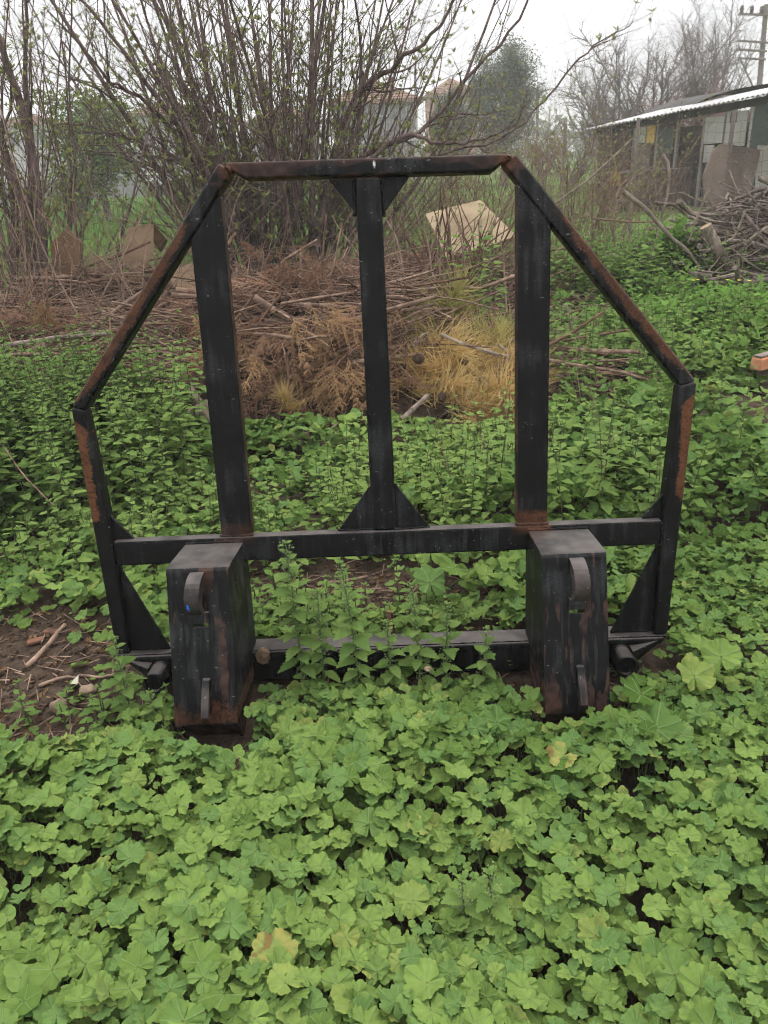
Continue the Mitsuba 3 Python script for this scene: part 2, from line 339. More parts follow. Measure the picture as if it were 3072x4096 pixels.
mat('panel_brown', rough(dirty((0.060, 0.040, 0.034), (0.028, 0.020, 0.018), 3.0, 0.8, True), 0.9, 0.1))
mat('panel_grey', rough(dirty((0.090, 0.078, 0.076), (0.045, 0.036, 0.034), 3.0, 0.8, True), 0.9, 0.1))
mat('panel_yellow', rough(dirty((0.42, 0.28, 0.085), (0.26, 0.17, 0.06), 2.0, 0.7), 0.9, 0.1))
mat('panel_green', rough(dirty((0.055, 0.066, 0.060), (0.032, 0.038, 0.035), 2.0, 0.7), 0.9, 0.1))
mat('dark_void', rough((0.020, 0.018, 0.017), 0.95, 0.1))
mat('wire', rough((0.085, 0.070, 0.062), 0.7, 0.3))
mat('house_grey', rough(dirty((0.225, 0.215, 0.225), (0.17, 0.16, 0.165), 0.5, 0.6), 0.9, 0.1))
mat('house_white', rough(dirty((0.40, 0.39, 0.39), (0.30, 0.29, 0.285), 0.5, 0.6), 0.9, 0.1))
mat('house_pink', rough(dirty((0.34, 0.21, 0.17), (0.26, 0.16, 0.13), 0.5, 0.6), 0.9, 0.1))
mat('roof_tile', rough(dirty((0.23, 0.140, 0.105), (0.17, 0.110, 0.085), 1.5, 0.8), 0.9, 0.1))
mat('window_pane', {'type': 'principled', 'base_color': {'type': 'rgb', 'value': [0.05, 0.055, 0.06]}, 'roughness': 0.12, 'specular': 0.6})
mat('car_paint', {'type': 'principled', 'base_color': {'type': 'rgb', 'value': [0.62, 0.63, 0.64]}, 'roughness': 0.3, 'specular': 0.5, 'clearcoat': 0.6})
mat('tyre', rough((0.02, 0.02, 0.02), 0.9, 0.2))
mat('blue_plastic', rough((0.03, 0.13, 0.50), 0.5, 0.4))
mat('pole_wood', rough(dirty((0.20, 0.175, 0.160), (0.13, 0.11, 0.10), 2.0, 0.6), 0.9, 0.1))
mat('insulator', rough((0.075, 0.050, 0.045), 0.4, 0.5))
mat('petal_yellow', rough((0.68, 0.52, 0.03), 0.7, 0.2))
mat('petal_white', rough((0.40, 0.38, 0.31), 0.8, 0.2))
mat('stone', rough(dirty((0.30, 0.225, 0.165), (0.17, 0.125, 0.092), 18, 0.8), 0.95, 0.1))
mat('clod', bump(rough(dirty((0.17, 0.118, 0.080), (0.07, 0.047, 0.033), 40, 0.9), 0.95, 0.1), lambda p, n, uv: 0.02 * fbm(p.x * 90, p.y * 90, p.z * 90, 3), 1e-3))
# ------------------------------------------------------------------ the ground
def make_ground():
    u = np.linspace(-1, 1, 201)
    s = lambda t, k, m: np.sign(t) * (np.sinh(np.abs(t) * k) / np.sinh(k)) * m
    xs = s(u, 6.4, 190.0)
    ys = 2.6 + s(np.linspace(-1, 1, 231), 6.4, 190.0)
    X, Y = np.meshgrid(xs, ys, indexing='ij')
    v = np.stack([X, Y, ground_z(X, Y)], -1).reshape(-1, 3)
    i, j = np.meshgrid(np.arange(len(xs) - 1), np.arange(len(ys) - 1), indexing='ij')
    m = len(ys)
    q = np.stack([i * m + j, (i + 1) * m + j, (i + 1) * m + j + 1, i * m + j + 1], -1).reshape(-1, 4)
    return v, np.vstack([q[:, [0, 1, 2]], q[:, [0, 2, 3]]])
gk = add('ground', make_ground(), 'soil', smooth=True)
tag(gk, 'bare brown earth and far meadow under the weeds', kind='structure')

# ------------------------------------------------------------------ the steel loader frame
frame = thing('loader_frame', 'black and rust-streaked welded steel loader headstock standing upright in the weeds', 'farm implement')
SPH = {}
def sph(r):
    if r not in SPH: SPH[r] = m3.Manifold.sphere(r, 8)
    return SPH[r]
def prism(poly, y0, y1, r=0.007, seg=None):
    """a convex bar section: outline in the frame's x-z plane, from y0 to y1, edges rounded"""
    pts = np.array(sg.Polygon(poly).buffer(-r, join_style=2).exterior.coords)[:-1]
    return man(m3.Manifold.batch_hull([sph(r).translate((float(x), float(y), float(z))) for x, z in pts for y in (y0 + r, y1 - r)]))
def extr(poly, a0, a1, axis='y'):
    """a plate of any outline: outline in x-z (axis y) or y-z (axis x)"""
    p = sg.polygon.orient(sg.Polygon(poly))
    m = m3.CrossSection([np.array(p.exterior.coords)[:-1].tolist()]).extrude(a1 - a0)
    v, f = man(m)
    if axis == 'y': w = np.stack([v[:, 0], a1 - v[:, 2], v[:, 1]], 1)
    else: w = np.stack([a0 + v[:, 2], v[:, 0], v[:, 1]], 1)
    return w, f
def refine(vf, L):
    m = trimesh.Trimesh(*vf, process=False)
    v, f = trimesh.remesh.subdivide_to_size(m.vertices, m.faces, L)
    return v, f
def fpart(name, vf, mat='steel', parent=frame, smooth=35):
    v, f = vf
    k = add(name, (fw(v), f), mat, parent, smooth=smooth)
    return k

D = 0.074
TL, TR = (-0.467, 1.572), (0.4651, 1.5553)
LI, RI = (-0.425, 1.545), (0.421, 1.529)
LB, RB = (-1.049, 0.829), (1.069, 0.823)
LBI, RBI = (-1.003, 0.815), (1.0125, 0.810)
LC, RC = (-0.388, 1.520), (0.3887, 1.504)
fpart('top_beam', prism([TL, TR, RI, RC, LC, LI], 0, D, 0.009))
fpart('diagonal_beam', prism([TL, LI, LBI, LB], 0.0015, D - 0.001, 0.009))
fpart('diagonal_beam', prism([TR, RI, RBI, RB], 0.0015, D - 0.001, 0.009))
fpart('side_post', prism([LB, LBI, (-0.9735, 0.343), (-0.968, -0.094), (-1.018, -0.094), (-1.0245, 0.33)], 0.0, D, 0.009))
fpart('side_post', prism([RB, RBI, (0.979, 0.343), (0.967, -0.094), (1.0165, -0.094), (1.034, 0.43)], 0.0, D, 0.009))
fpart('cross_beam', prism([(-0.972, 0.3435), (0.978, 0.3425), (0.976, 0.2525), (-0.972, 0.2510)], 0.001, 0.056, 0.008))
fpart('upright', prism([(-0.583, 0.3445), (-0.4715, 0.3445), (-0.4715, 1.490), (-0.5825, 1.352)], 0.013, 0.066, 0.007))
fpart('upright', prism([(0.4675, 0.3445), (0.5765, 0.3445), (0.5785, 1.355), (0.4690, 1.482)], 0.013, 0.066, 0.007))
fpart('centre_post', prism([(-0.0425, 0.3445), (0.0425, 0.3445), (0.0405, 1.512), (-0.0405, 1.514)], 0.006, 0.070, 0.012))
for name, tri in (('gusset', [(-0.0415, 1.5125), (-0.128, 1.5130), (-0.0415, 1.404)]), ('gusset', [(0.0415, 1.5100), (0.133, 1.5085), (0.0415, 1.396)]),
                  ('gusset', [(-0.043, 0.3440), (-0.165, 0.3440), (-0.043, 0.506)]), ('gusset', [(0.043, 0.3440), (0.162, 0.3438), (0.043, 0.512)]),
                  ('gusset', [(-0.977, 0.3438), (-0.902, 0.3438), (-0.984, 0.440)]), ('gusset', [(0.978, 0.3430), (0.912, 0.3432), (0.986, 0.432)]),
                  ('gusset', [(-0.972, 0.246), (-0.822, -0.0935), (-0.972, -0.0935)]), ('gusset', [(0.974, 0.246), (0.815, -0.0935), (0.971, -0.0935)])):
    fpart(name, prism(tri, 0.030, 0.041, 0.0025))
fpart('bottom_beam', prism([(-1.010, -0.095), (1.012, -0.095), (1.012, -0.101), (0.885, -0.215), (-0.880, -0.215), (-1.010, -0.101)], -0.004, 0.098, 0.0025))
# the rounded top edge of the folded beam, a hand's breadth proud of the posts
fpart('beam_lip', prism([(-0.975, -0.0962), (1.006, -0.0962), (0.990, -0.122), (-0.965, -0.122)], -0.020, -0.0035, 0.0075))

def front_y(z): return -0.254 - (0.324 - z) * 0.110 / 0.514
def hitch_box(x0, x1, sx):
    """sx: the side whose outside faces the middle of the frame"""
    b = key_for('hitch_box', frame)
    t = 0.011
    # the folded plate: top, rounded bend, front
    R = 0.024
    top = [(0.0, 0.3245), (-0.254 + R * 0.7, 0.3245)]
    arc = [(-0.2555 + R * 0.78 - R * math.sin(a), 0.3245 - R + R * math.cos(a)) for a in np.radians([15, 35, 55, 72])]
    front = [(front_y(0.29), 0.29), (front_y(-0.19), -0.19)]
    out = top + arc + front
    ln = sg.LineString(out)
    inner = ln.parallel_offset(t, 'left', join_style=1)
    prof = sg.Polygon(list(ln.coords) + list(inner.coords)[::(1 if np.hypot(*(np.array(inner.coords[0]) - out[-1])) < 0.05 else -1)])
    plate = extr(list(prof.exterior.coords)[:-1], x0, x1, 'x')
    pm = m3.Manifold(m3.Mesh(np.asarray(plate[0], np.float32), np.asarray(plate[1], np.uint32)))
    xe = (x0 + x1) / 2 + (0.0 if sx > 0 else 0.006)
    slot = m3.Manifold.cube((0.050, 0.06, 0.016), True).translate((xe, front_y(0.137), 0.137))
    pm2 = pm - slot
    if pm2.num_tri() > 10: plate = man(pm2)
    scene[b] = ply((fw(plate[0]), plate[1]), 'steel', smooth=32)
    # two side plates, a little inside the folded plate's edge, cut to a point below
    side = [(front_y(0.30) + 0.014, 0.311), (-0.001, 0.311), (-0.001, 0.246), (0.062, 0.246), (0.062, -0.091), (-0.006, -0.091), (-0.010, -0.180), (-0.288, -0.278), (front_y(-0.19) + 0.013, -0.195)]
    for xs in ((x0 + 0.002, x0 + 0.014), (x1 - 0.014, x1 - 0.002)):
        fpart('side_plate', extr(side, *xs, 'x'), parent=b)
    # the set-back plate along the bottom
    fpart('bottom_plate', extr([(front_y(-0.19) + 0.014, -0.188), (front_y(-0.19) + 0.026, -0.186), (-0.272, -0.266), (-0.284, -0.272)], x0 + 0.0145, x1 - 0.0145, 'x'), parent=b)
    # the hook ear: a thick ring-like hook, open below
    yo = front_y(0.25)
    a = np.radians(np.linspace(88, -62, 13))
    outer = [(yo + 0.006 - 0.106 * math.cos(q), 0.243 + 0.068 * math.sin(q)) for q in a]
    inn = [(yo - 0.010 - 0.050 * math.cos(q), 0.226 + 0.036 * math.sin(q)) for q in np.radians(np.linspace(-50, 90, 9))]
    prof = [(front_y(0.312) + 0.001, 0.3085)] + outer + [(yo - 0.060, 0.176)] + inn + [(front_y(0.262) - 0.0, 0.262)]
    pg = sg.Polygon(prof).buffer(0)
    if pg.geom_type != 'Polygon': pg = max(pg.geoms, key=lambda g: g.area)
    fpart('hook_ear', extr(list(pg.exterior.coords)[:-1], xe - 0.0235, xe + 0.0235, 'x'), parent=b)
    # the block left under the ear
    fpart('ear_foot', extr([(front_y(0.182) + 0.002, 0.182), (front_y(0.146) + 0.002, 0.146), (front_y(0.146) - 0.010, 0.147), (front_y(0.182) - 0.010, 0.180)], xe - 0.020 + 0.006 * sx, xe + 0.026 + 0.004 * sx, 'x'), parent=b)
    # the small lug below, with a hole through it
    xl = xe + (0.010 if sx > 0 else 0.004)
    lug = m3.CrossSection([[(front_y(-0.034), -0.034), (front_y(-0.190), -0.190), (-0.404, -0.152), (-0.410, -0.136), (-0.388, -0.096), (-0.344, -0.036)]])
    lug = lug if lug.area() > 0 else m3.CrossSection([[(-0.344, -0.036), (-0.388, -0.096), (-0.410, -0.136), (-0.404, -0.152), (front_y(-0.190), -0.190), (front_y(-0.034), -0.034)]])
    lug = lug - m3.CrossSection.circle(0.010, 14).translate((-0.380, -0.140))
    v, f = man(lug.extrude(0.024))
    fpart('lug', (np.stack([xl - 0.012 + v[:, 2], v[:, 0], v[:, 1]], 1), f), parent=b)
    # a weld bead where the box meets the cross beam
    xx = np.linspace(x0, x1, 40)
    fpart('weld_bead', tube(np.stack([xx, np.full(40, -0.001), 0.3275 + 0.0015 * RNG.normal(size=40)], 1), 0.0045 + 0.0012 * RNG.random(40), 6), parent=b)
    return b
hitch_box(-0.710, -0.5035, 1)
hitch_box(0.5065, 0.7155, -1)

def socket(x, sgn):
    k = key_for('pin_socket', frame)
    n = 28
    prof = [(0.034, 0.0), (0.046, 0.0), (0.0465, 0.014), (0.042, 0.022), (0.041, 0.100), (0.0385, 0.105), (0.031, 0.105), (0.029, 0.099), (0.028, 0.092), (0.0, 0.092)]
    an = np.arange(n) * 2 * np.pi / n
    v = np.array([[r * math.cos(a), -h, r * math.sin(a)] for r, h in prof for a in an])
    f = []
    for i in range(len(prof) - 1):
        for j in range(n):
            a, b2, c, d = i * n + j, i * n + (j + 1) % n, (i + 1) * n + (j + 1) % n, (i + 1) * n + j
            f += [(a, b2, c), (a, c, d)]
    v = v + [x, -0.0045, -0.163]
    scene[k] = ply((fw(v), np.array(f)), 'steel', smooth=40)
    # the tapering rib out to the beam's tip
    A = np.array([x + sgn * 0.034, -0.0045, -0.140]); B = np.array([0.99 * sgn, -0.0045, -0.108])
    rib = m3.Manifold.batch_hull([sph(0.004).translate(tuple(map(float, A + o))) for o in ((0, -0.055, 0.012), (0.0, -0.055, -0.020), (0, 0.0, 0.012), (0, 0.0, -0.020))] +
                                 [sph(0.003).translate(tuple(map(float, B + o))) for o in ((0, -0.006, 0.002), (0, 0, -0.004))])
    fpart('rib', man(rib), parent=k)
socket(0.842, 1)
socket(-0.852, -1)

# weld beads one can see
def bead(pts, r, n=36, wob=0.004):
    pts = np.array(pts, float); t = np.linspace(0, 1, n)
    seg = np.linspace(0, 1, len(pts))
    p = np.stack([np.interp(t, seg, pts[:, i]) for i in range(3)], 1) + RNG.normal(0, wob * 0.25, (n, 3))
    fpart('weld_bead', tube(p, r * (0.75 + 0.5 * RNG.random(n)), 7), smooth=60)
bead([(-0.0455, 0.029, 1.505), (-0.0455, 0.029, 1.398)], 0.0062)
bead([(0.0455, 0.029, 1.500), (0.0455, 0.029, 1.392)], 0.0055)
bead([(0.046, 0.029, 0.352), (0.046, 0.029, 0.508)], 0.0055)
bead([(-0.975, -0.001, 0.335), (-0.9745, -0.001, 0.255)], 0.0045, 30)
bead([(0.9775, -0.001, 0.335), (0.975, -0.001, 0.255)], 0.0045, 30)
bead([(-0.585, 0.012, 0.346), (-0.470, 0.012, 0.346)], 0.0055)
bead([(0.466, 0.010, 0.346), (0.579, 0.010, 0.346)], 0.0070)
bead([(-0.165, 0.029, 0.3455), (-0.043, 0.026, 0.3465), (0.043, 0.012, 0.3465), (0.162, 0.029, 0.3450)], 0.0045, 70)
bead([(-0.445, -0.001, 1.562), (-0.428, -0.001, 1.545)], 0.0062, 16)
bead([(0.446, -0.001, 1.546), (0.424, -0.001, 1.529)], 0.0068, 16)
bead([(-0.92, -0.002, -0.0968), (0.95, -0.002, -0.0968)], 0.0016, 200, 0.002)

# ------------------------------------------------------------------ leaf templates
def mallow_leaf(na, nr, lobe=0.13, cren=0.028, cup=0.22, seed=0):
    rg = np.random.default_rng(seed)
    th = np.linspace(-np.pi, np.pi, na, endpoint=False) + np.pi / na
    lob = np.abs(np.cos(th * 2.72))                            # five to six rounded lobes
    r = 1.0 - lobe * (1 - lob) ** 2.2
    if cren: r = r + cren * (np.abs(np.sin(th * 12.5 + 0.3)) - 0.6) * 1.6
    r = r * (1 - 0.86 * np.exp(-((np.abs(th) - np.pi) / 0.13) ** 2)) * (0.97 + 0.05 * np.cos(th))
    r = r * (1 + 0.05 * np.interp(np.abs(th), np.linspace(0, np.pi, 7), rg.normal(0, 1, 7)) + 0.05 * np.sin(th + rg.uniform(0, 6)))
    V, U = [[0, 0, -0.02]], [[0, 0]]
    ph = rg.uniform(0, 6.28, 3)
    for k in range(1, nr + 1):
        q = (k / nr) ** 0.9
        x, y = r * np.sin(th) * q, r * np.cos(th) * q
        z = cup * (q * r) ** 1.5 + 0.060 * q * np.cos(th * 5.44) + 0.070 * q ** 3 * np.sin(th * 9 + ph[0] * 2) + 0.040 * q ** 4 * np.sin(th * 17 + ph[1]) + q ** 2 * (0.14 * np.sin(2 * th + ph[0]) + 0.09 * np.sin(3 * th + ph[1])) - 0.10 * q ** 4 * (0.5 + 0.5 * np.sin(th + ph[2]))
        V += np.stack([x, y, z], 1).tolist(); U += np.stack([x, y], 1).tolist()
    F = []
    for j in range(na): F.append((0, 1 + (j + 1) % na, 1 + j))
    for k in range(1, nr):
        a, b = 1 + (k - 1) * na, 1 + k * na
        for j in range(na):
            j2 = (j + 1) % na
            F += [(a + j, a + j2, b + j2), (a + j, b + j2, b + j)]
    V, U = np.array(V), np.array(U) / 1.35
    return V, np.array(F)[:, ::-1], np.clip(U * 0.5 + 0.5, 0.004, 0.996)

def serrate_leaf(nt=6, w=0.33, fold=0.18, arch=0.25, tooth=0.14):
    """a nettle leaf one unit long, growing along +y from the origin"""
    V, U = [], []
    n = nt * 2
    for i in range(n + 1):
        t = i / n
        env = w * (np.sin(np.pi * min(1, t ** 0.75 * 0.98 + 0.02)) ** 0.85) if 0 < i < n else 0.0
        hw = env * (1 + (tooth if i % 2 else -tooth))
        ty = t - (0.035 if i % 2 == 0 else -0.01) * (0 < i < n)
        z = -arch * t ** 2
        V += [[-hw, ty, z + fold * hw], [0, t, z], [hw, ty, z + fold * hw]]
        U += [[-hw * 1.5, ty * 1.9 - 0.95], [0, t * 1.9 - 0.95], [hw * 1.5, ty * 1.9 - 0.95]]
    F = []
    for i in range(n):
        a, b = i * 3, i * 3 + 3
        F += [(a, a + 1, b + 1), (a, b + 1, b), (a + 1, a + 2, b + 2), (a + 1, b + 2, b + 1)]
    return np.array(V), np.array(F), np.clip(np.array(U) * 0.5 + 0.5, 0.004, 0.996)

ML_HI = [mallow_leaf(84, 3, 0.13 + 0.05 * (i % 3), 0.036, 0.04 + 0.07 * (i % 4), i) for i in range(14)]
ML_MID = [mallow_leaf(42, 2, 0.18, 0.034, 0.04 + 0.07 * (i % 4), 30 + i) for i in range(8)]
ML_NEAR = [mallow_leaf(34, 1, 0.18, 0.034, 0.10, 90 + i) for i in range(6)]
ML_LOW = [mallow_leaf(14, 1, 0.16, 0.0, 0.12, 60 + i) for i in range(6)]
NL_HI, NL_MID, NL_LOW, NL_FAR = serrate_leaf(7), serrate_leaf(3, tooth=0.17), serrate_leaf(2, tooth=0.2), serrate_leaf(1, tooth=0.25)

# ------------------------------------------------------------------ the mallow that covers the foreground
def bare(x, y):
    """1 where the soil lies open"""
    b = np.zeros_like(x)
    for cx, cy, rx, ry in ((-1.34, 2.30, 0.46, 0.40), (-1.05, 1.98, 0.22, 0.16), (-0.43, 1.74, 0.13, 0.085), (-0.20, 2.68, 0.46, 0.20), (0.05, 2.60, 0.30, 0.16), (0.62, 1.50, 0.09, 0.03), (0.78, 1.20, 0.03, 0.06), (0.05, 1.42, 0.03, 0.03), (0.42, 1.98, 0.08, 0.10), (0.47, 1.77, 0.06, 0.04), (0.74, 2.02, 0.16, 0.09), (-0.15, 2.06, 0.28, 0.05), (0.25, 2.05, 0.16, 0.05)):
        n = meshkit.noise(np.stack([x * 7, y * 7, x * 0], -1), 5) - 0.5
        b = np.maximum(b, np.clip(1.5 - np.hypot((x - cx) / rx, (y - cy) / ry) * 1.05 + n * 0.7, 0, 1))
    return np.clip(b, 0, 1)
def in_box(x, y, m=0.0):
    f = ((np.abs(np.abs(x) - 0.532) < 0.095 + m) & (y > 1.80 - m) & (y < 2.30)) | ((np.abs(x) < 0.90) & (np.abs(y - 2.21) < 0.075 + m))
    return f

patch = thing('mallow_patch', 'dense low carpet of pale green mallow covering the whole foreground', 'mallow plants')
def scatter(n, x0, x1, y0, y1, fn, rng=RNG):
    x, y = rng.uniform(x0, x1, n), rng.uniform(y0, y1, n)
    keep = rng.random(n) < fn(x, y)
    return x[keep], y[keep]
def visible(x, y, m=0.35, wide=0.55):
    return (np.abs(x + 0.05) < 0.62 * y + 0.25 + m + wide)

x, y = scatter(44000, -3.0, 2.8, 0.40, 2.75, lambda x, y: visible(x, y) * (1 - bare(x, y)) * ~in_box(x, y, 0.02) * np.where(y < 2.0, 1.0, np.where(x > 0.6, 0.8, np.where(x < -1.0, 0.55, 0.30))) * 0.80)
k = len(x)
cl = meshkit.fbm(np.stack([x * 2.6, y * 2.6, x * 0], -1), 3, 4)
lay = RNG.random(k) ** 1.25                                        # 1 = top of the canopy
amp = np.clip(1.10 - bare(x, y) * 2, 0.2, 1) * np.where(y > 1.9, 0.55, np.where(y > 1.7, 0.75, 1.0))
h = (0.05 + (0.115 + 0.16 * (cl - 0.4)) * (0.25 + 0.75 * lay ** 0.6)) * amp
sz = np.clip(0.0155 + 0.012 * lay + RNG.normal(0, 0.0070, k) + 0.020 * (cl - 0.5), 0.010, 0.050) * np.where(y > 1.8, 0.84, 1.0)
az = RNG.uniform(0, 2 * np.pi, k)
Rm = euler(RNG.normal(0.16, 0.26, k), RNG.normal(0, 0.26, k), az)
pos = np.stack([x, y, ground_z(x, y) + h], 1)
dist = np.linalg.norm(pos - EYE, axis=1)
score = sz / dist * (0.35 + lay) + (np.abs(x) > 0.62 * y + 0.1) * -9
order = np.argsort(-score)
hi = order[:300]
for i in hi:
    v, f, uv = ML_HI[int(RNG.integers(len(ML_HI)))]
    kk = key_for('leaf', patch)
    M = np.eye(4); M[:3, :3] = Rm[i] * sz[i]; M[:3, 3] = pos[i]
    cell = cells(1)
    # each its own shade: the cell of its uv
    yellow = (j7 := int(i) % 71) == 0
    scene[kk] = {**ply((v, f), 'yellowed_leaf' if yellow else 'mallow_leaf', smooth=True, uv=uv + cell), 'to_world': T(M.tolist())}
    if yellow: tag(kk, 'yellowing mallow leaf')
rest = order[300:]
parts = []
for tpl_list, sel in ((ML_HI, rest[:350]), (ML_MID, rest[350:1900]), (ML_NEAR, rest[1900:4800]), (ML_LOW, rest[4800:])):
    which = RNG.integers(len(tpl_list), size=len(sel))
    for t in range(len(tpl_list)):
        s = sel[which == t]
        if len(s): parts.append(place(*tpl_list[t][:2], Rm[s], pos[s], sz[s], tpl_list[t][2], cells(len(s))))
V, F, U = join3(parts)
tag(add('leaf_mass', (V, F), 'mallow_leaf', patch, smooth=True, uv=U), kind='stuff')
# leaf stalks
st = []
for i in range(k):
    if lay[i] < 0.45 or y[i] > 2.1 or abs(x[i]) > 0.62 * y[i] + 0.5: continue
    b = pos[i] + np.array([RNG.normal(0, 0.03), RNG.normal(0, 0.03), 0]); b[2] = ground_z(b[0], b[1]) - 0.01
    m = (b + pos[i]) / 2 + RNG.normal(0, 0.006, 3)
    st.append(tube([b, m, pos[i]], [0.0019, 0.0016, 0.0013], 3, False))
tag(add('stalks', cat_mesh(st), 'green_stem', patch, smooth=True), kind='stuff')
# ------------------------------------------------------------------ a few large mallow plants of their own
def mallow_plant(x, y, spots, label, tpl=ML_HI):
    t = thing('mallow_plant', label, 'mallow plant')
    base = np.array([x, y, float(ground_z(x, y))])
    st = []
    for (lx, ly, lz, s, ax, ay, az) in spots:
        v, f, uv = tpl[int(RNG.integers(len(tpl)))]
        M = np.eye(4); M[:3, :3] = euler(ax, ay, az) * s; M[:3, 3] = (lx, ly, lz)
        scene[key_for('leaf', t)] = {**ply((v, f), 'mallow_leaf', smooth=True, uv=uv + cells(1, lo=0, hi=60)), 'to_world': T(M.tolist())}
        p = np.array([lx, ly, lz]); m = (base + p) / 2 + np.array([0, 0, 0.03])
        st.append(tube([base, m, p], [0.004, 0.003, 0.0022], 5, False))
    add('stalk', cat_mesh(st), 'green_stem', t, smooth=True)
    return t
mallow_plant(0.66, 1.84, [(0.590, 1.67, 0.125, 0.058, 0.42, 0.10, 0.2), (0.690, 1.655, 0.135, 0.064, 0.35, -0.05, -0.5), (0.690, 1.78, 0.150, 0.056, 0.30, 0.0, 1.4), (0.560, 1.60, 0.11, 0.045, 0.3, 0.3, 2.5)],
             'large ribbed mallow rosette at the foot of the right hitch box')
mallow_plant(0.86, 1.90, [(0.855, 1.83, 0.165, 0.058, 0.55, 0.15, 0.1), (0.950, 1.88, 0.190, 0.058, 0.45, -0.2, -0.4), (0.940, 1.99, 0.165, 0.050, 0.3, 0.2, 1.2), (0.84, 1.76, 0.12, 0.042, 0.2, 0.1, 2.2)],
             'large mallow plant beneath the right end of the bottom beam')
mallow_plant(0.17, 2.62, [(0.165, 2.62, 0.20, 0.070, 0.75, 0.1, 0.1), (0.15, 2.46, 0.155, 0.068, 0.6, 0.2, 0.5), (0.25, 2.55, 0.16, 0.06, 0.3, -0.2, 2.0), (0.30, 2.70, 0.17, 0.055, 0.3, -0.1, 4.0), (0.36, 2.52, 0.14, 0.06, 0.4, 0.1, 1.0)],
             'pale mallow plant rising behind the bottom beam beside the soil')

# ------------------------------------------------------------------ nettles
def nettle_parts(P, H, leaf=0.055, step=0.045, rng=RNG, lean=0.10):
    """transforms of all the leaves of many nettles; P (k,3) feet, H heights; returns R, pos, sc and the stems"""
    R, pos, sc, stems = [], [], [], []
    for p, h in zip(P, H):
        n = max(4, int(h / step)); d = rng.normal(0, lean, 2); bow = rng.normal(0, lean * 0.6, 2)
        t = np.linspace(0.10, 1.0, n)
        c = p + np.stack([d[0] * t * h + bow[0] * t * t * h, d[1] * t * h + bow[1] * t * t * h, t * h], 1)
        stems.append((np.vstack([p - [0, 0, 0.02], c]), h))
        a0 = rng.uniform(0, 6.28)
        for k in range(n):
            q = t[k]
            L = leaf * (0.55 + 0.75 * np.sin(np.pi * min(1, q * 0.80 + 0.18))) * (1.0 if q < 0.85 else 0.62) * rng.uniform(0.8, 1.2) * (0.75 + 0.5 * min(h, 0.6))
            for s in (0, math.pi):
                if q < 0.3 and rng.random() < 0.25: continue
                az = a0 + k * math.pi / 2 + s + rng.normal(0, 0.18)
                tilt = 0.75 * (q - 0.45) + 0.10 + rng.normal(0, 0.16)      # young leaves rise, old ones hang
                R.append((tilt, rng.normal(0, 0.15), az)); sc.append(L)
                pos.append(c[k] + 0.006 * np.array([-math.sin(az), math.cos(az), 0]))
        for k in range(3):                                                  # the tuft at the tip
            az = a0 + k * 2.1; R.append((0.9, 0, az)); sc.append(leaf * 0.33); pos.append(c[-1])
    R = np.array(R); return euler(R[:, 0], R[:, 1], R[:, 2]), np.array(pos), np.array(sc), stems

def flowers(centers, n, r, rng=RNG):
    """hanging catkins of tiny green flowers: little three-sided crumbs"""
    c = np.repeat(centers, n, 0) + rng.normal(0, r, (len(centers) * n, 3)) * [1, 1, 0.6] - [0, 0, 0.005]
    v = np.array([[0, 0, 1], [0.9, 0, -0.5], [-0.45, 0.8, -0.5], [-0.45, -0.8, -0.5]]) * 0.0026
    f = np.array([[0, 1, 2], [0, 2, 3], [0, 3, 1], [1, 3, 2]])
    return place(v, f, euler(rng.uniform(0, 6, len(c)), rng.uniform(0, 6, len(c)), 0 * c[:, 0]), c, rng.uniform(0.7, 1.5, len(c)))
mat('nettle_flower', rough((0.150, 0.205, 0.085), 0.8, 0.2))

for x, y, h, lf, lab in ((-0.275, 2.005, 0.56, 0.052, 'tallest nettle before the bottom beam, left of the centre post'),
                         (-0.215, 2.035, 0.42, 0.046, 'nettle close behind the tallest one, before the bottom beam'),
                         (-0.095, 1.975, 0.51, 0.050, 'tall nettle standing below the centre post'),
                         (0.085, 2.000, 0.40, 0.048, 'nettle right of the centre post with broad upper leaves'),
                         (0.000, 1.985, 0.31, 0.046, 'short nettle between the two tall ones below the centre post'),
                         (0.165, 2.020, 0.33, 0.045, 'slim nettle against the right half of the bottom beam'),
                         (0.275, 1.985, 0.26, 0.044, 'low nettle nearest the right hitch box'),
                         (-0.800, 1.955, 0.30, 0.055, 'nettle in front of the left end of the bottom beam'),
                         (-0.700, 1.900, 0.17, 0.050, 'small nettle left of the left hitch box'),
                         (0.125, 1.150, 0.235, 0.058, 'nettle poking out of the mallow, left one of the pair near the bottom'),
                         (0.185, 1.140, 0.240, 0.062, 'nettle poking out of the mallow, right one of the pair near the bottom')):
    t = thing('nettle', lab, 'nettle', 'nettles in front of the frame')
    z = float(ground_z(x, y))
    R, pos, sc, stems = nettle_parts([np.array([x, y, z])], [h], lf * 0.95, 0.025, lean=0.04)
    pts, _ = stems[0]
    add('stem', tube(pts, np.linspace(0.0042, 0.0016, len(pts)), 6), 'green_stem', t, smooth=True)
    for i in range(len(pos)):
        M = np.eye(4); M[:3, :3] = R[i] * sc[i]; M[:3, 3] = pos[i]
        scene[key_for('leaf', t)] = {**ply(NL_HI[:2], 'nettle_leaf', smooth=True, uv=NL_HI[2] + cells(1)), 'to_world': T(M.tolist())}
    tag(add('flower_cluster', flowers(pts[3:], 26, 0.010), 'nettle_flower', t), kind='stuff')

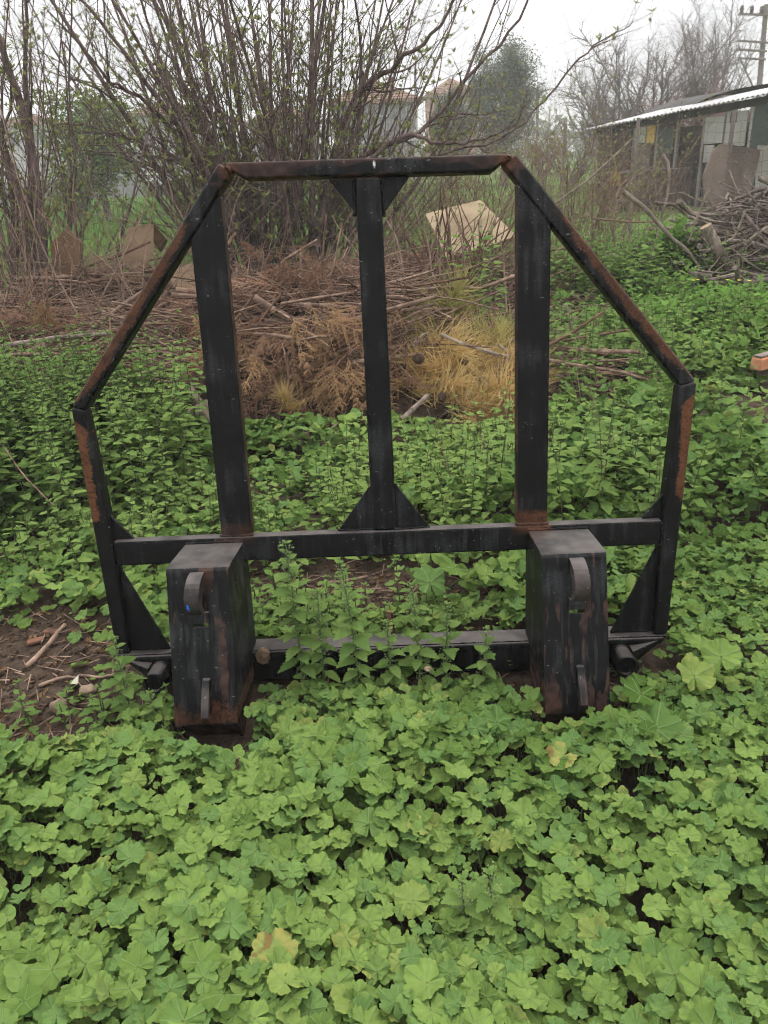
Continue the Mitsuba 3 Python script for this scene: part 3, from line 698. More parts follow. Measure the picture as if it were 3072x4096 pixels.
def nettle_bank(name, label, P, H, leaf, step, tpl, lean=0.10):
    R, pos, sc, stems = nettle_parts(P, H, leaf, step, lean=lean)
    t = thing(name, label, 'nettles')
    V, F, U = place(tpl[0], tpl[1], R, pos, sc, tpl[2], cells(len(pos)))
    tag(add('leaf_mass', (V, F), 'nettle_leaf', t, smooth=True, uv=U), kind='stuff')
    tag(add('stems', cat_mesh([tube(p, np.linspace(0.0036, 0.0015, len(p)), 3, False) for p, h in stems]), 'dark_stem', t, smooth=True), kind='stuff')
    return t
def feet(n, fn, x0, x1, y0, y1):
    x, y = scatter(n, x0, x1, y0, y1, fn)
    return np.stack([x, y, ground_z(x, y)], 1)

def mound(x, y):
    """height of the brush pile over the ground"""
    a = np.exp(-(((x + 0.40) / 1.15) ** 2 + ((y - 5.85) / 0.95) ** 2) ** 1.6) * 0.76
    b = np.exp(-(((x + 2.6) / 1.7) ** 2 + ((y - 6.0) / 0.85) ** 2) ** 1.4) * 0.56
    c = np.exp(-(((x - 0.75) / 0.75) ** 2 + ((y - 5.5) / 0.75) ** 2) ** 1.3) * 0.34
    d = np.exp(-(((x - 0.3) / 1.8) ** 2 + ((y - 8.0) / 0.9) ** 2) ** 1.5) * 0.58
    e = np.exp(-(((x + 2.4) / 1.1) ** 2 + ((y - 7.4) / 0.6) ** 2) ** 1.5) * 0.72
    return np.maximum.reduce([a, b, c, d, e])

P = feet(800, lambda x, y: np.clip(1.7 - np.hypot((x + 1.85) / 0.75, (y - 3.95) / 0.50) * 1.0, 0, 1) * (x < -0.98 - 0.12 * (y - 3.9)), -3.2, -0.75, 3.2, 4.6)
nettle_bank('nettle_clump', 'tall dark bank of nettles at the left before the brush pile', P, 0.40 + 0.34 * np.clip((P[:, 1] - 3.1) / 0.9, 0, 1) + RNG.normal(0, 0.07, len(P)), 0.052, 0.043, NL_LOW)
P = feet(520, lambda x, y: np.clip(1.5 - np.hypot((x - 0.14) / 0.36, (y - 3.40) / 0.50), 0, 1) * 0.9, -0.6, 0.9, 2.9, 4.4)
nettle_bank('nettle_clump', 'nettles seen through the frame right of the centre post', P, 0.23 + RNG.normal(0, 0.06, len(P)), 0.046, 0.036, NL_LOW)
def beam_gap(x, y): return (x > 1.95) & (y > 3.9) & (y < 5.25)
P = feet(2100, lambda x, y: ~beam_gap(x, y) * (visible(x, y, 0.3) & (mound(x, y) < 0.05)) * np.clip(0.15 + 1.6 * (meshkit.fbm(np.stack([x * 1.1, y * 1.1, x * 0], -1), 2, 8) - 0.35), 0, 1), 0.35, 5.0, 2.9, 9.0)
nettle_bank('nettle_clump', 'loose nettles and dead-nettle scattered over the ground right of the frame', P, 0.16 + 0.46 * meshkit.noise(P * 1.3, 2) + RNG.normal(0, 0.04, len(P)), 0.052, 0.052, NL_FAR)
st = []
for q in P[::16]:
    h_ = RNG.uniform(0.35, 0.75); w = wander(q, (RNG.normal(0, 0.25), RNG.normal(0, 0.2), 1), h_, 6, 0.06)
    st.append(tube(w, np.linspace(0.0032, 0.0012, 7), 4, False))
    for j in (3, 4, 5): st.append(tube(wander(w[j], (RNG.normal(0, 1), RNG.normal(0, 1), 0.9), 0.10, 3, 0.1), [0.0014, 0.0012, 0.001, 0.0008], 3, False))
tag(add('dry_stalks', cat_mesh(st), 'dry_wood', smooth=True), 'thin dead stalks standing among the weeds right of the frame', 'stalks', kind='stuff')
P = feet(1000, lambda x, y: np.clip(1.4 - np.hypot((x - 2.1) / 0.9, (y - 8.6) / 0.8), 0, 1) * 0.9, 0.8, 3.4, 7.4, 10.0)
nettle_bank('nettle_clump', 'tall nettles along the far edge below the wire fence', P, 0.62 + RNG.normal(0, 0.10, len(P)), 0.074, 0.062, NL_FAR)
P = feet(520, lambda x, y: 0.7 * (mound(x, y) < 0.1) * np.clip(1.4 - np.hypot((x + 0.95) / 0.7, (y - 3.2) / 0.5), 0, 1), -2.0, 0.3, 2.75, 3.7)
nettle_bank('nettle_clump', 'short nettles in the left half of the frame above the cross beam', P, 0.20 + RNG.normal(0, 0.04, len(P)), 0.050, 0.043, NL_LOW)
P = feet(260, lambda x, y: np.clip(1.4 - np.hypot((x - 1.35) / 0.45, (y - 5.5) / 0.8), 0, 1), 0.6, 2.2, 4.2, 6.8)
nettle_bank('nettle_clump', 'tall thin nettles standing just right of the right upright', P, 0.44 + RNG.normal(0, 0.10, len(P)), 0.050, 0.050, NL_FAR, 0.08)
P = feet(150, lambda x, y: 0.8 * (1 - 0.8 * bare(x, y)), -0.62, 0.2, 2.36, 2.66)
nettle_bank('nettle_clump', 'young nettles between the bottom beam and the bare soil', P, 0.13 + RNG.normal(0, 0.03, len(P)), 0.045, 0.034, NL_MID, 0.05)
P = feet(120, lambda x, y: np.clip(1.3 - np.hypot((x + 1.15) / 0.5, (y - 1.92) / 0.16), 0, 1), -1.7, -0.7, 1.65, 2.25)
nettle_bank('nettle_clump', 'low dark nettles on the soil patch at the left edge', P, 0.11 + RNG.normal(0, 0.025, len(P)), 0.042, 0.030, NL_MID, 0.05)
P = feet(40, lambda x, y: np.clip(1.3 - np.hypot((x - 0.90) / 0.20, (y - 6.7) / 0.5), 0, 1), 0.5, 1.4, 6.0, 7.5)
nettle_bank('nettle_clump', 'tall nettles growing out of the right end of the brush pile', P, 0.95 + RNG.normal(0, 0.12, len(P)), 0.078, 0.058, NL_FAR, 0.06)

# weeds over the rest: smaller mallow leaves further off
x, y = scatter(165000, -4.4, 7.0, 2.30, 9.6, lambda x, y: (visible(x, y, 0.3) & (mound(x, y) < 0.04) & ~((x > 3.1) & (y > 7.95))) * (1 - bare(x, y)) * ~in_box(x, y, 0.02) *
               np.clip(0.30 + 1.5 * (meshkit.fbm(np.stack([x * 0.9, y * 0.9, x * 0 + 3], -1), 3, 6) - 0.30), 0.12, 1) * np.where(y > 6, 0.45, np.where(y > 4.5, 0.7, 0.9)))
keep = ~beam_gap(x, y) | (RNG.random(len(x)) < 0.6); x, y = x[keep], y[keep]
k = len(x)
cl = meshkit.fbm(np.stack([x * 1.6, y * 1.6, x * 0], -1), 3, 12)
hump = np.where(y > 3.0, 0.02 + 0.46 * np.clip(cl - 0.1, 0, 1), 0.03 + 0.18 * cl) * np.where((y > 3.3) & (y < 6) & (x > -1.3) & (x < 0.95), np.where(y > 4.1, 0.75, 0.5), 1.0) * np.where(beam_gap(x, y), 0.5, 1.0)
h = hump * (0.25 + 0.75 * RNG.random(k) ** 0.7)
sz = np.clip(0.025 + RNG.normal(0, 0.009, k) + 0.026 * (cl - 0.5), 0.010, 0.058) * np.where(y > 5, 1.35, 1.0)
pos = np.stack([x, y, ground_z(x, y) + h], 1)
Rm = euler(RNG.normal(0.30, 0.34, k), RNG.normal(0, 0.34, k), RNG.uniform(0, 6.28, k))
parts = []
near = y < 3.4
for tpl_list, sel in ((ML_NEAR, np.nonzero(near)[0]), (ML_LOW, np.nonzero(~near)[0])):
    which = RNG.integers(len(tpl_list), size=len(sel))
    for t in range(len(tpl_list)):
        s = sel[which == t]
        if len(s): parts.append(place(*tpl_list[t][:2], Rm[s], pos[s], sz[s], tpl_list[t][2], cells(len(s))))
V, F, U = join3(parts)
tag(add('weed_cover', (V, F), 'mallow_leaf', smooth=True, uv=U), 'green mixed weeds covering the ground behind and right of the frame', 'weeds', kind='stuff')

n = 9500
x, y = scatter(n, 1.5, 5.4, 4.4, 8.6, lambda x, y: visible(x, y, 0.3) * np.clip(1.5 - np.hypot((x - 3.3) / 1.35, (y - 6.9) / 1.4), 0, 1) * ~beam_gap(x, y))
k = len(x); P = np.stack([x, y, ground_z(x, y) + RNG.uniform(0.06, 0.40, k) * (0.5 + meshkit.noise(np.stack([x * 2, y * 2, x * 0], -1), 4))], 1)
lv = serrate_leaf(2, 0.30)
V, F, U = place(lv[0], lv[1], euler(RNG.normal(0.3, 0.5, k), RNG.normal(0, 0.3, k), RNG.uniform(0, 6.3, k)), P, RNG.uniform(0.03, 0.09, k), lv[2], cells(k))
tag(add('fresh_weeds', (V, F), 'fresh_leaf', smooth=True, uv=U), 'brighter yellow-green weeds at the right before the firewood heap', 'weeds', kind='stuff')
# the bright green tuft below the wood heap, with the small yellow flowers in the grass before it
n = 2600
P = np.array([3.25, 8.9, 0]) + RNG.normal(0, 1, (n, 3)) * [0.26, 0.22, 0]
P[:, 2] = ground_z(P[:, 0], P[:, 1]) + (0.10 + np.abs(RNG.normal(0.34, 0.14, n))) * np.clip(1.25 - np.hypot((P[:, 0] - 3.25) / 0.7, (P[:, 1] - 8.9) / 0.6), 0.1, 1)
lv = serrate_leaf(2, 0.30)
t = thing('bright_herb', 'bright yellow-green leafy tuft just left of the wood heap', 'plant')
V, F, U = place(lv[0], lv[1], euler(RNG.normal(0.3, 0.5, n), RNG.normal(0, 0.3, n), RNG.uniform(0, 6.3, n)), P, RNG.uniform(0.05, 0.12, n), lv[2], cells(n))
tag(add('leaf_mass', (V, F), 'fresh_leaf', t, smooth=True, uv=U), kind='stuff')
for i, (x, y) in enumerate(((3.02, 7.6), (3.10, 7.7), (3.36, 7.4), (3.41, 7.3), (3.30, 7.5))):
    t = thing('yellow_flower', 'tiny yellow dandelion head in the weeds below the wood heap', 'flower', 'yellow flowers below the wood heap')
    z = float(ground_z(x, y)) + 0.34
    add('stem', tube([(x, y, z - 0.32), (x + 0.01, y, z)], [0.003, 0.003], 5), 'green_stem', t)
    nb = 18; an = np.arange(nb) * 2 * np.pi / nb
    v = [[0, 0, 0.004]] + [[0.020 * math.cos(a) * (1 if j % 2 else 0.72), 0.020 * math.sin(a) * (1 if j % 2 else 0.72), 0.007] for j, a in enumerate(an)]
    add('head', (np.array(v) + [x, y, z], np.array([(0, 1 + j, 1 + (j + 1) % nb) for j in range(nb)])), 'petal_yellow', t)

# ------------------------------------------------------------------ litter on the open soil
def stick(pts, r, mat='dry_wood', label=None, cat='stick', group=None, name='stick', sides=7):
    pts = np.array(pts, float)
    t = np.linspace(0, 1, len(pts)); tt = np.linspace(0, 1, max(8, len(pts) * 3))
    p = np.stack([np.interp(tt, t, pts[:, i]) for i in range(3)], 1)
    if len(pts) > 2:
        for _ in range(2): p[1:-1] = 0.5 * p[1:-1] + 0.25 * (p[:-2] + p[2:])
    p[1:-1] += RNG.normal(0, r * 0.16, p[1:-1].shape)
    rr = np.interp(tt, [0, 1], [r, r * 0.6]) * (1 + 0.12 * RNG.normal(size=len(tt)))
    k = key_for(name)
    scene[k] = ply(tube(p, np.maximum(rr, r * 0.3), sides), mat, smooth=50)
    tag(k, label, cat, group)
    return k
g = lambda x, y, dz=0.0: (x, y, float(ground_z(x, y)) + dz)
stick([g(-1.25, 2.27, 0.012), g(-1.215, 2.36, 0.022), g(-1.20, 2.44, 0.03), g(-1.19, 2.49, 0.03)], 0.0105, 'dry_wood', 'thick bent stick on the bare soil at the left')
stick([g(-1.17, 2.17, 0.008), g(-1.10, 2.20, 0.012), g(-1.05, 2.195, 0.010)], 0.0065, 'dry_wood', 'short stick in front of the bent one on the left soil')
stick([g(-1.05, 2.21, 0.008), g(-0.97, 2.19, 0.012), g(-0.93, 2.21, 0.010)], 0.0055, 'dry_wood', 'thin stick beside the white petal')
stick([g(-0.28, 2.74, 0.012), g(-0.17, 2.755, 0.020), g(-0.08, 2.79, 0.02)], 0.0085, 'dry_wood', 'grey stick lying behind the soil strip in the frame')
stick([g(0.135, 2.66, 0.05), g(0.09, 2.58, 0.06), g(0.04, 2.46, 0.05)], 0.0065, 'dry_wood', 'forked twig leaning over the soil right of centre')
stick([g(0.02, 2.56, 0.03), g(0.12, 2.57, 0.06), g(0.20, 2.63, 0.05)], 0.0055, 'brown_stick', 'dark twig crossing the forked one')
stick([g(0.005, 2.37, 0.0), g(0.0, 2.37, 0.115)], 0.010, 'terracotta', 'reddish peg standing right behind the bottom beam', 'peg', name='peg')
def blob(name, c, r, mat, label, cat, seed=0, sq=(1, 1, 1), group=None, amp=0.45):
    m = trimesh.creation.icosphere(2)
    v = np.array(m.vertices); d = meshkit.fbm(v * 1.6 + seed * 7.3, 3, seed)
    v = v * (1 + amp * (d - 0.5) * 2)[:, None] * np.array(sq) * r + np.array(c)
    k = key_for(name); scene[k] = ply((v, np.array(m.faces)), mat, smooth=30); tag(k, label, cat, group)
    return k
blob('dirt_clod', (-0.397, 2.055, 0.155), 0.027, 'clod', 'crumbly brown clod stuck between the left box and the bottom beam', 'clod', 3, (0.8, 0.7, 1.1))
blob('stone', g(-0.42, 2.56, 0.02), 0.030, 'stone', 'pinkish stone on the soil behind the left box', 'stone', 4, (1.2, 1, 0.9))
blob('stone', g(-0.395, 2.47, 0.010), 0.022, 'stone', 'flat pale stone just behind the bottom beam', 'stone', 5, (1.5, 1, 0.6))
blob('stone', g(-1.06, 2.045, 0.018), 0.026, 'stone', 'yellowish stone on the soil left of the left box', 'stone', 6, (1, 0.8, 0.9))
blob('stone', g(-0.99, 2.12, 0.016), 0.022, 'stone', 'grey-pink stone between stick and nettles at the left', 'stone', 8, (1.2, 0.9, 0.8))
for i, (x, y, a) in enumerate(((-1.275, 2.42, 0.4), (-1.235, 2.475, -0.3))):
    v, f = rbox((0.055, 0.028, 0.012), 0.004)
    v = rotz(v * (1 + 0.2 * (meshkit.noise(v * 60, 3)[:, None] - 0.5)), a) + np.array(g(x, y, 0.012))
    k = key_for('brick_chip'); scene[k] = ply((v, f), 'old_brick'); tag(k, ('left', 'right')[i] + ' one of two red brick chips on the bare soil', 'brick chip')
v = np.array([[0, 0, 0.010], [-0.016, -0.022, 0.014], [0.020, -0.026, 0.010], [0.006, -0.004, 0.02], [0.002, 0.040, 0.022], [-0.012, 0.006, 0.016]])
k = key_for('petal'); scene[k] = ply((v * [0.7, 0.7, 0.5] + np.array(g(-1.045, 2.165, 0.012)), np.array([[0, 1, 3], [1, 2, 3], [3, 2, 4], [0, 3, 4], [0, 4, 5], [0, 5, 1]])), 'petal_white'); tag(k, 'curled white scrap lying on the left soil patch', 'scrap')
k = key_for('withered_bud'); m = trimesh.creation.icosphere(2); v = np.array(m.vertices); v = v * (0.55 + 0.6 * meshkit.noise(v * 3.1, 6))[:, None] * [0.012, 0.009, 0.010]
scene[k] = ply((v + [0.104, 1.900, 0.185], np.array(m.faces)), 'stone', smooth=30); tag(k, 'withered tan flower head lying on a mallow leaf below the centre', 'dry flower')
# small litter: leaves, splinters
n = 3400
x, y = scatter(n, -2.0, 0.9, 1.1, 3.2, lambda x, y: 0.12 + 0.88 * bare(x, y))
k = len(x); q = np.array([[0, -1, 0], [0.55, -0.1, 0.2], [0, 1, 0.1], [-0.5, 0.1, 0.25]]); qf = np.array([[0, 1, 2], [0, 2, 3]])
V, F, U = place(q, qf, euler(RNG.normal(0, 0.5, k), RNG.normal(0, 0.5, k), RNG.uniform(0, 6.3, k)), np.stack([x, y, ground_z(x, y) + 0.006], 1), RNG.uniform(0.006, 0.020, k), np.full((4, 2), 0.5), cells(k))
tag(add('leaf_litter', (V, F), 'litter_leaf', uv=U), 'dry leaf crumbs and splinters strewn on the open soil', 'litter', kind='stuff')
x, y = scatter(1500, -2.0, 0.9, 1.6, 3.2, lambda x, y: 0.05 + 0.95 * bare(x, y))
st = []
for a, b in zip(x, y):
    L, w = RNG.uniform(0.02, 0.11), RNG.uniform(0, 6.3); z = float(ground_z(a, b)) + 0.006
    st.append(tube([(a, b, z), (a + L * math.cos(w), b + L * math.sin(w), z + RNG.uniform(0, 0.018))], RNG.uniform(0.0010, 0.0028), 4))
tag(add('twig_litter', cat_mesh(st), 'dry_wood', smooth=True), 'small dry twigs scattered on the open soil', 'litter', kind='stuff')
x, y = scatter(5000, -2.0, 0.9, 1.6, 3.2, lambda x, y: bare(x, y))
k = len(x); ic = trimesh.creation.icosphere(0)
V, F = place(np.array(ic.vertices), np.array(ic.faces), euler(RNG.uniform(0, 6, k), RNG.uniform(0, 6, k), RNG.uniform(0, 6, k)), np.stack([x, y, ground_z(x, y) + 0.001], 1), RNG.gamma(2, 0.0022, k) + 0.0015)
tag(add('soil_crumbs', (V, F), 'soil'), 'crumbs of brown earth on the open soil', 'soil', kind='stuff')
# ------------------------------------------------------------------ the brush pile behind the frame
def mz(x, y): return ground_z(x, y) + mound(x, y)
def heap_stick(cx, cy, dz, L, az, tilt, r, bend=0.12, n=6):
    d = np.array([math.cos(az) * math.cos(tilt), math.sin(az) * math.cos(tilt), math.sin(tilt)])
    c = np.array([cx, cy, float(mz(cx, cy)) + dz])
    t = np.linspace(-0.5, 0.5, n)
    side = np.cross(d, [0, 0, 1]); side /= np.linalg.norm(side) + 1e-9
    b1, b2 = RNG.normal(0, bend, 2)
    p = c + np.outer(t * L, d) + np.outer((t * t - 0.12) * L * b1, side) + np.outer((t * t - 0.12) * L * b2, [0, 0, 1]) + RNG.normal(0, L * 0.008, (n, 3))
    p[:, 2] = np.maximum(p[:, 2], ground_z(p[:, 0], p[:, 1]) + r)
    return p, np.linspace(r, r * 0.55, n)
shown, rest = [], {'dry_wood': [], 'brown_stick': []}
n = 0
while n < 1900:
    cx, cy = RNG.uniform(-4.2, 1.9), RNG.uniform(5.0, 9.0)
    m = float(mound(np.array(cx), np.array(cy)))
    if m < 0.07 or RNG.random() > 0.25 + m * 1.4: continue
    n += 1
    leftpart = cx < -0.55
    az = RNG.normal(0.15, 0.55) if RNG.random() < 0.7 else RNG.uniform(0, 3.14)
    r = float(np.clip(RNG.gamma(1.6, 0.0048), 0.003, 0.026)); L = float(np.clip(RNG.normal(0.75, 0.3) + r * 18, 0.25, 2.0))
    p, rr = heap_stick(cx, cy, RNG.uniform(-0.14, 0.03) if r > 0.008 else RNG.uniform(-0.05, 0.10), L, az, RNG.normal(0.02, 0.16) if RNG.random() < 0.85 else RNG.normal(0.7, 0.3), r)
    (shown if r > 0.0085 and len(shown) < 110 and cy < 7.2 else rest['dry_wood' if RNG.random() < 0.6 else 'brown_stick']).append((p, rr))
# the sheaf of thin rods whose ends show low at the left, behind the left upright
for i in range(330):
    a = RNG.normal(0.28, 0.20); L = RNG.uniform(0.7, 1.5); r = RNG.uniform(0.003, 0.0085)
    cy = RNG.uniform(5.05, 5.75); zc = RNG.uniform(0.04, 0.42) * (0.6 + 0.6 * (cy - 5.05))
    cx = RNG.uniform(-1.35, -0.55)
    t = np.linspace(-0.5, 0.5, 6); d = np.array([math.cos(a), -0.18 + RNG.normal(0, 0.12), -math.sin(a) * 0.75])
    p = np.array([cx, cy, zc + 0.05]) + np.outer(t * L, d) + np.outer((t * t) * L * RNG.normal(-0.16, 0.10), [0, 0, 1]) + RNG.normal(0, 0.006, (6, 3))
    p[:, 2] = np.maximum(p[:, 2], ground_z(p[:, 0], p[:, 1]) + r)
    rest['dry_wood' if i % 3 else 'brown_stick'].append((p, np.linspace(r, r * 0.6, 6)))
# fine stuff over everything
for i in range(3600):
    cx, cy = RNG.uniform(-4.0, 2.0), RNG.uniform(5.0, 8.8)
    m = float(mound(np.array(cx), np.array(cy)))
    if m < 0.06: continue
    p, rr = heap_stick(cx, cy, RNG.uniform(-0.02, 0.10), RNG.uniform(0.18, 0.7), RNG.uniform(0, 3.14), RNG.normal(0.1, 0.45), RNG.uniform(0.0016, 0.0032), 0.3, 5)
    rest['dry_wood' if RNG.random() < 0.7 else 'brown_stick'].append((p, rr))
for p, rr in shown:
    k = key_for('dry_stick'); scene[k] = ply(tube(p, rr, 7), 'dry_wood', smooth=50)
    mx = p[:, 0].mean() / p[:, 1].mean()
    tag(k, 'dry stick in the brush pile, ' + ('left of the frame' if mx < -0.40 else 'beside the left upright' if mx < -0.22 else 'between left upright and centre post' if mx < -0.01 else 'right of the centre post') + (', near the top' if p[:, 2].mean() > 0.45 else ', low down'), 'stick', 'sticks in the brush pile')
bp = thing('brush_pile', 'low heap of dry twigs and prunings behind the left half of the frame', 'brush pile')
tag(add('pale_twigs', cat_mesh([tube(p, r, 4) for p, r in rest['dry_wood']]), 'dry_wood', bp, smooth=True), kind='stuff')
tag(add('brown_twigs', cat_mesh([tube(p, r, 4) for p, r in rest['brown_stick']]), 'brown_stick', bp, smooth=True), kind='stuff')
# the dark packed inside of the pile
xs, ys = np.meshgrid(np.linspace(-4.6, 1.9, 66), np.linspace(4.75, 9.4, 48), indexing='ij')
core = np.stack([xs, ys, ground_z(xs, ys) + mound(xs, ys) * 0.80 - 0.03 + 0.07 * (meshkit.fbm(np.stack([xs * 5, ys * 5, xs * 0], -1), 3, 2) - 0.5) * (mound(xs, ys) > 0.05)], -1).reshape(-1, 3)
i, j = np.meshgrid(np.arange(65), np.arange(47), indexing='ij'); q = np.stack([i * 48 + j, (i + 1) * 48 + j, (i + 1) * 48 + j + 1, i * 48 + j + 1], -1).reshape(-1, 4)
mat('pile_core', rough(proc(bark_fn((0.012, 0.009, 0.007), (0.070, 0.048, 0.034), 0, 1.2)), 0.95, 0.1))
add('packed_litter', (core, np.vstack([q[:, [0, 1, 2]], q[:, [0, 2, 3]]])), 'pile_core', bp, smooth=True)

# logs and cut ends
def log(pts, r, label, name='log', matl='pale_log', r2=None):
    k = thing(name, label, 'log')
    pts = np.array(pts, float); t = np.linspace(0, 1, len(pts)); tt = np.linspace(0, 1, 14)
    p = np.stack([np.interp(tt, t, pts[:, i]) for i in range(3)], 1); p[1:-1] += RNG.normal(0, r * 0.05, p[1:-1].shape)
    rr = np.interp(tt, [0, 1], [r, r2 or r * 0.8]) * (1 + 0.05 * RNG.normal(size=14))
    add('bark', tube(p, rr, 14), matl, k, smooth=50)
    for e, o in ((0, 1), (-1, -2)):
        d = p[e] - p[o]; d /= np.linalg.norm(d)
        add('cut_end', tube([p[e] - d * 0.002, p[e] + d * 0.003], [rr[e] * 0.93, rr[e] * 0.90], 14), 'cut_end', k)
    return k
log([(-1.24, 4.66, 0.09), (-1.10, 4.72, 0.17), (-0.98, 4.80, 0.20)], 0.040, 'short sawn log with a pale cut end below the rods at the left', r2=0.042)
log([(-1.17, 4.82, 0.285), (-1.10, 4.74, 0.20), (-1.02, 4.64, 0.085)], 0.026, 'pale round stick crossing over the short log', r2=0.024)
log([(-0.78, 5.34, 0.735), (-0.55, 5.30, 0.58), (-0.39, 5.27, 0.49), (-0.20, 5.25, 0.45)], 0.026, 'pale peeled branch lying down across the dead conifer boughs', 'log', 'dry_wood', r2=0.013)
log([(-2.60, 5.25, 0.50), (-2.35, 5.2, 0.54), (-2.05, 5.2, 0.57), (-1.75, 5.3, 0.56)], 0.018, 'long grey branch on top of the pile at the far left', 'log', 'grey_branch', r2=0.012)
log([(-0.55, 4.42, 0.03), (-0.40, 4.36, 0.06)], 0.062, 'squat stump slice at the foot of the brush pile', r2=0.058)
log([(0.13, 4.45, 0.13), (0.30, 4.62, 0.22)], 0.016, 'grey stick end poking out low beside the centre post', 'log', 'grey_branch', r2=0.013)

# dead conifer boughs: flat drooping sprays of scaly twiglets
def frond(seed, n=15, m=9):
    rg = np.random.default_rng(seed); V, F = [], []
    def strip(a, b, w):
        d = b - a; s = np.cross(d, [0.2, 0.1, 1.0]); s = s / (np.linalg.norm(s) + 1e-9) * w; i = len(V)
        V.extend([a - s, a + s, b + s * 0.4, b - s * 0.4]); F.extend([(i, i + 1, i + 2), (i, i + 2, i + 3)])
    droop = lambda t: np.array([0.05 * math.sin(3 * t + seed), t, -0.55 * t * t])
    for i in range(n):
        t0, t1 = i / n, (i + 1) / n; a, b = droop(t0), droop(t1); strip(a, b, 0.008)
        for s in (-1, 1):
            if rg.random() < 0.28: continue
            L = (0.42 * (1 - t0) + 0.09) * rg.uniform(0.4, 1.25)
            d = np.array([s * rg.uniform(0.4, 0.95), rg.uniform(0.35, 0.85), -0.10 - 0.45 * t0 + rg.normal(0, 0.12)])
            p = a.copy()
            for k in range(m):
                q = p + d * L / m + rg.normal(0, 0.006, 3); d = d + [rg.normal(0, 0.035), 0.03 + rg.normal(0, 0.03), -0.085 + rg.normal(0, 0.03)]; strip(p, q, 0.007)
                for s2 in (-1, 1):
                    if rg.random() < 0.18: continue
                    e = q + np.array([s2 * 0.45 * s, 0.75, -0.28 + rg.normal(0, 0.22)]) * 0.075 * rg.uniform(0.6, 1.3) * (1 - 0.5 * k / m); strip(q, e, 0.0075)
                p = q
    return np.array(V), np.array(F), np.full((len(V), 2), 0.5)
FR = [frond(i, 13, 8) for i in range(8)]
def boughs(name, label, centres, mat_, sc, yaw, tilt):
    """each bough: a few sprays hung on one twig"""
    for c, y0, t0 in zip(centres, yaw, tilt):
        b = thing(name, label + (', along its crest' if c[2] > 0.46 else ', half-way down' if c[2] > 0.29 else ', trailing at its foot') + (', left part' if c[0] < -0.5 else ', middle part' if c[0] < -0.12 else ', beside the centre post'), 'dead bough', 'dead conifer boughs on the pile')
        c = np.array(c) + [0, -0.06, 0.075 if mat_ == 'dead_frond' else 0.13]; parts = []
        m = 4
        Rr = euler(np.full(m, t0) + RNG.normal(0, 0.35, m), RNG.normal(0, 0.6, m), y0 + RNG.normal(0, 0.45, m))
        pp = c + RNG.normal(0, 0.045, (m, 3))
        for i in range(m):
            v, f, u = FR[int(RNG.integers(8))]
            parts.append(place(v, f, Rr[i:i + 1], pp[i:i + 1], np.array([sc * RNG.uniform(0.8, 1.2)]), u, cells(1)))
        V, F, U = join3(parts)
        tag(add('spray', (V, F), mat_ if (c[0] * 37 + c[2] * 53) % 1 > 0.3 else 'red_frond', b, uv=U), kind='stuff')
        d = Rr[0] @ np.array([0, 1, 0]); add('twig', tube([c - d * 0.25 - [0, 0, 0.05], c, c + d * 0.12], [0.008, 0.006, 0.003], 5), 'brown_stick', b)
fr = [(-0.53, 5.15, 0.53), (-0.37, 5.10, 0.51), (-0.23, 5.10, 0.49), (-0.31, 5.02, 0.36), (-0.47, 5.02, 0.33), (-0.16, 5.03, 0.34), (-0.65, 5.08, 0.44), (-0.12, 4.98, 0.22), (-0.02, 5.1, 0.40), (-0.40, 4.97, 0.22), (-0.25, 4.95, 0.17),
      (-0.72, 5.2, 0.56), (-0.60, 5.0, 0.28), (0.08, 5.15, 0.42), (0.14, 5.0, 0.26), (-0.90, 5.25, 0.55), (-0.08, 4.9, 0.12), (-0.22, 4.88, 0.34), (-0.80, 5.0, 0.40), (-0.66, 4.92, 0.22), (-0.35, 5.2, 0.60), (-0.12, 5.2, 0.52), (0.06, 4.95, 0.30), (-0.52, 4.9, 0.14), (-0.02, 4.85, 0.20), (-0.95, 5.1, 0.50), (-1.15, 5.25, 0.52), (0.12, 5.25, 0.50)]
boughs('conifer_bough', 'brown dead conifer bough on the pile front', fr, 'dead_frond', 0.31, RNG.normal(math.pi - 0.2, 0.75, len(fr)), RNG.normal(-0.35, 0.35, len(fr)))
fr = [(-0.85, 6.0, 0.70), (-0.62, 5.9, 0.70), (-0.48, 6.05, 0.74), (-0.30, 5.95, 0.68), (-0.12, 6.0, 0.68), (-0.72, 5.75, 0.62), (-0.40, 5.8, 0.64), (-0.15, 5.8, 0.60), (-1.05, 5.85, 0.62), (-1.25, 5.7, 0.55), (-0.95, 5.6, 0.62), (-0.55, 5.6, 0.62), (-0.30, 5.65, 0.62), (-1.6, 5.8, 0.50), (-2.0, 5.7, 0.48), (-2.4, 5.75, 0.48), (-2.8, 5.8, 0.48), (-1.8, 5.5, 0.40)]
boughs('red_bough', 'rust-red withered conifer bough on the pile', fr, 'red_frond', 0.30, RNG.uniform(1.5, 4.8, len(fr)), RNG.normal(0.15, 0.5, len(fr)))

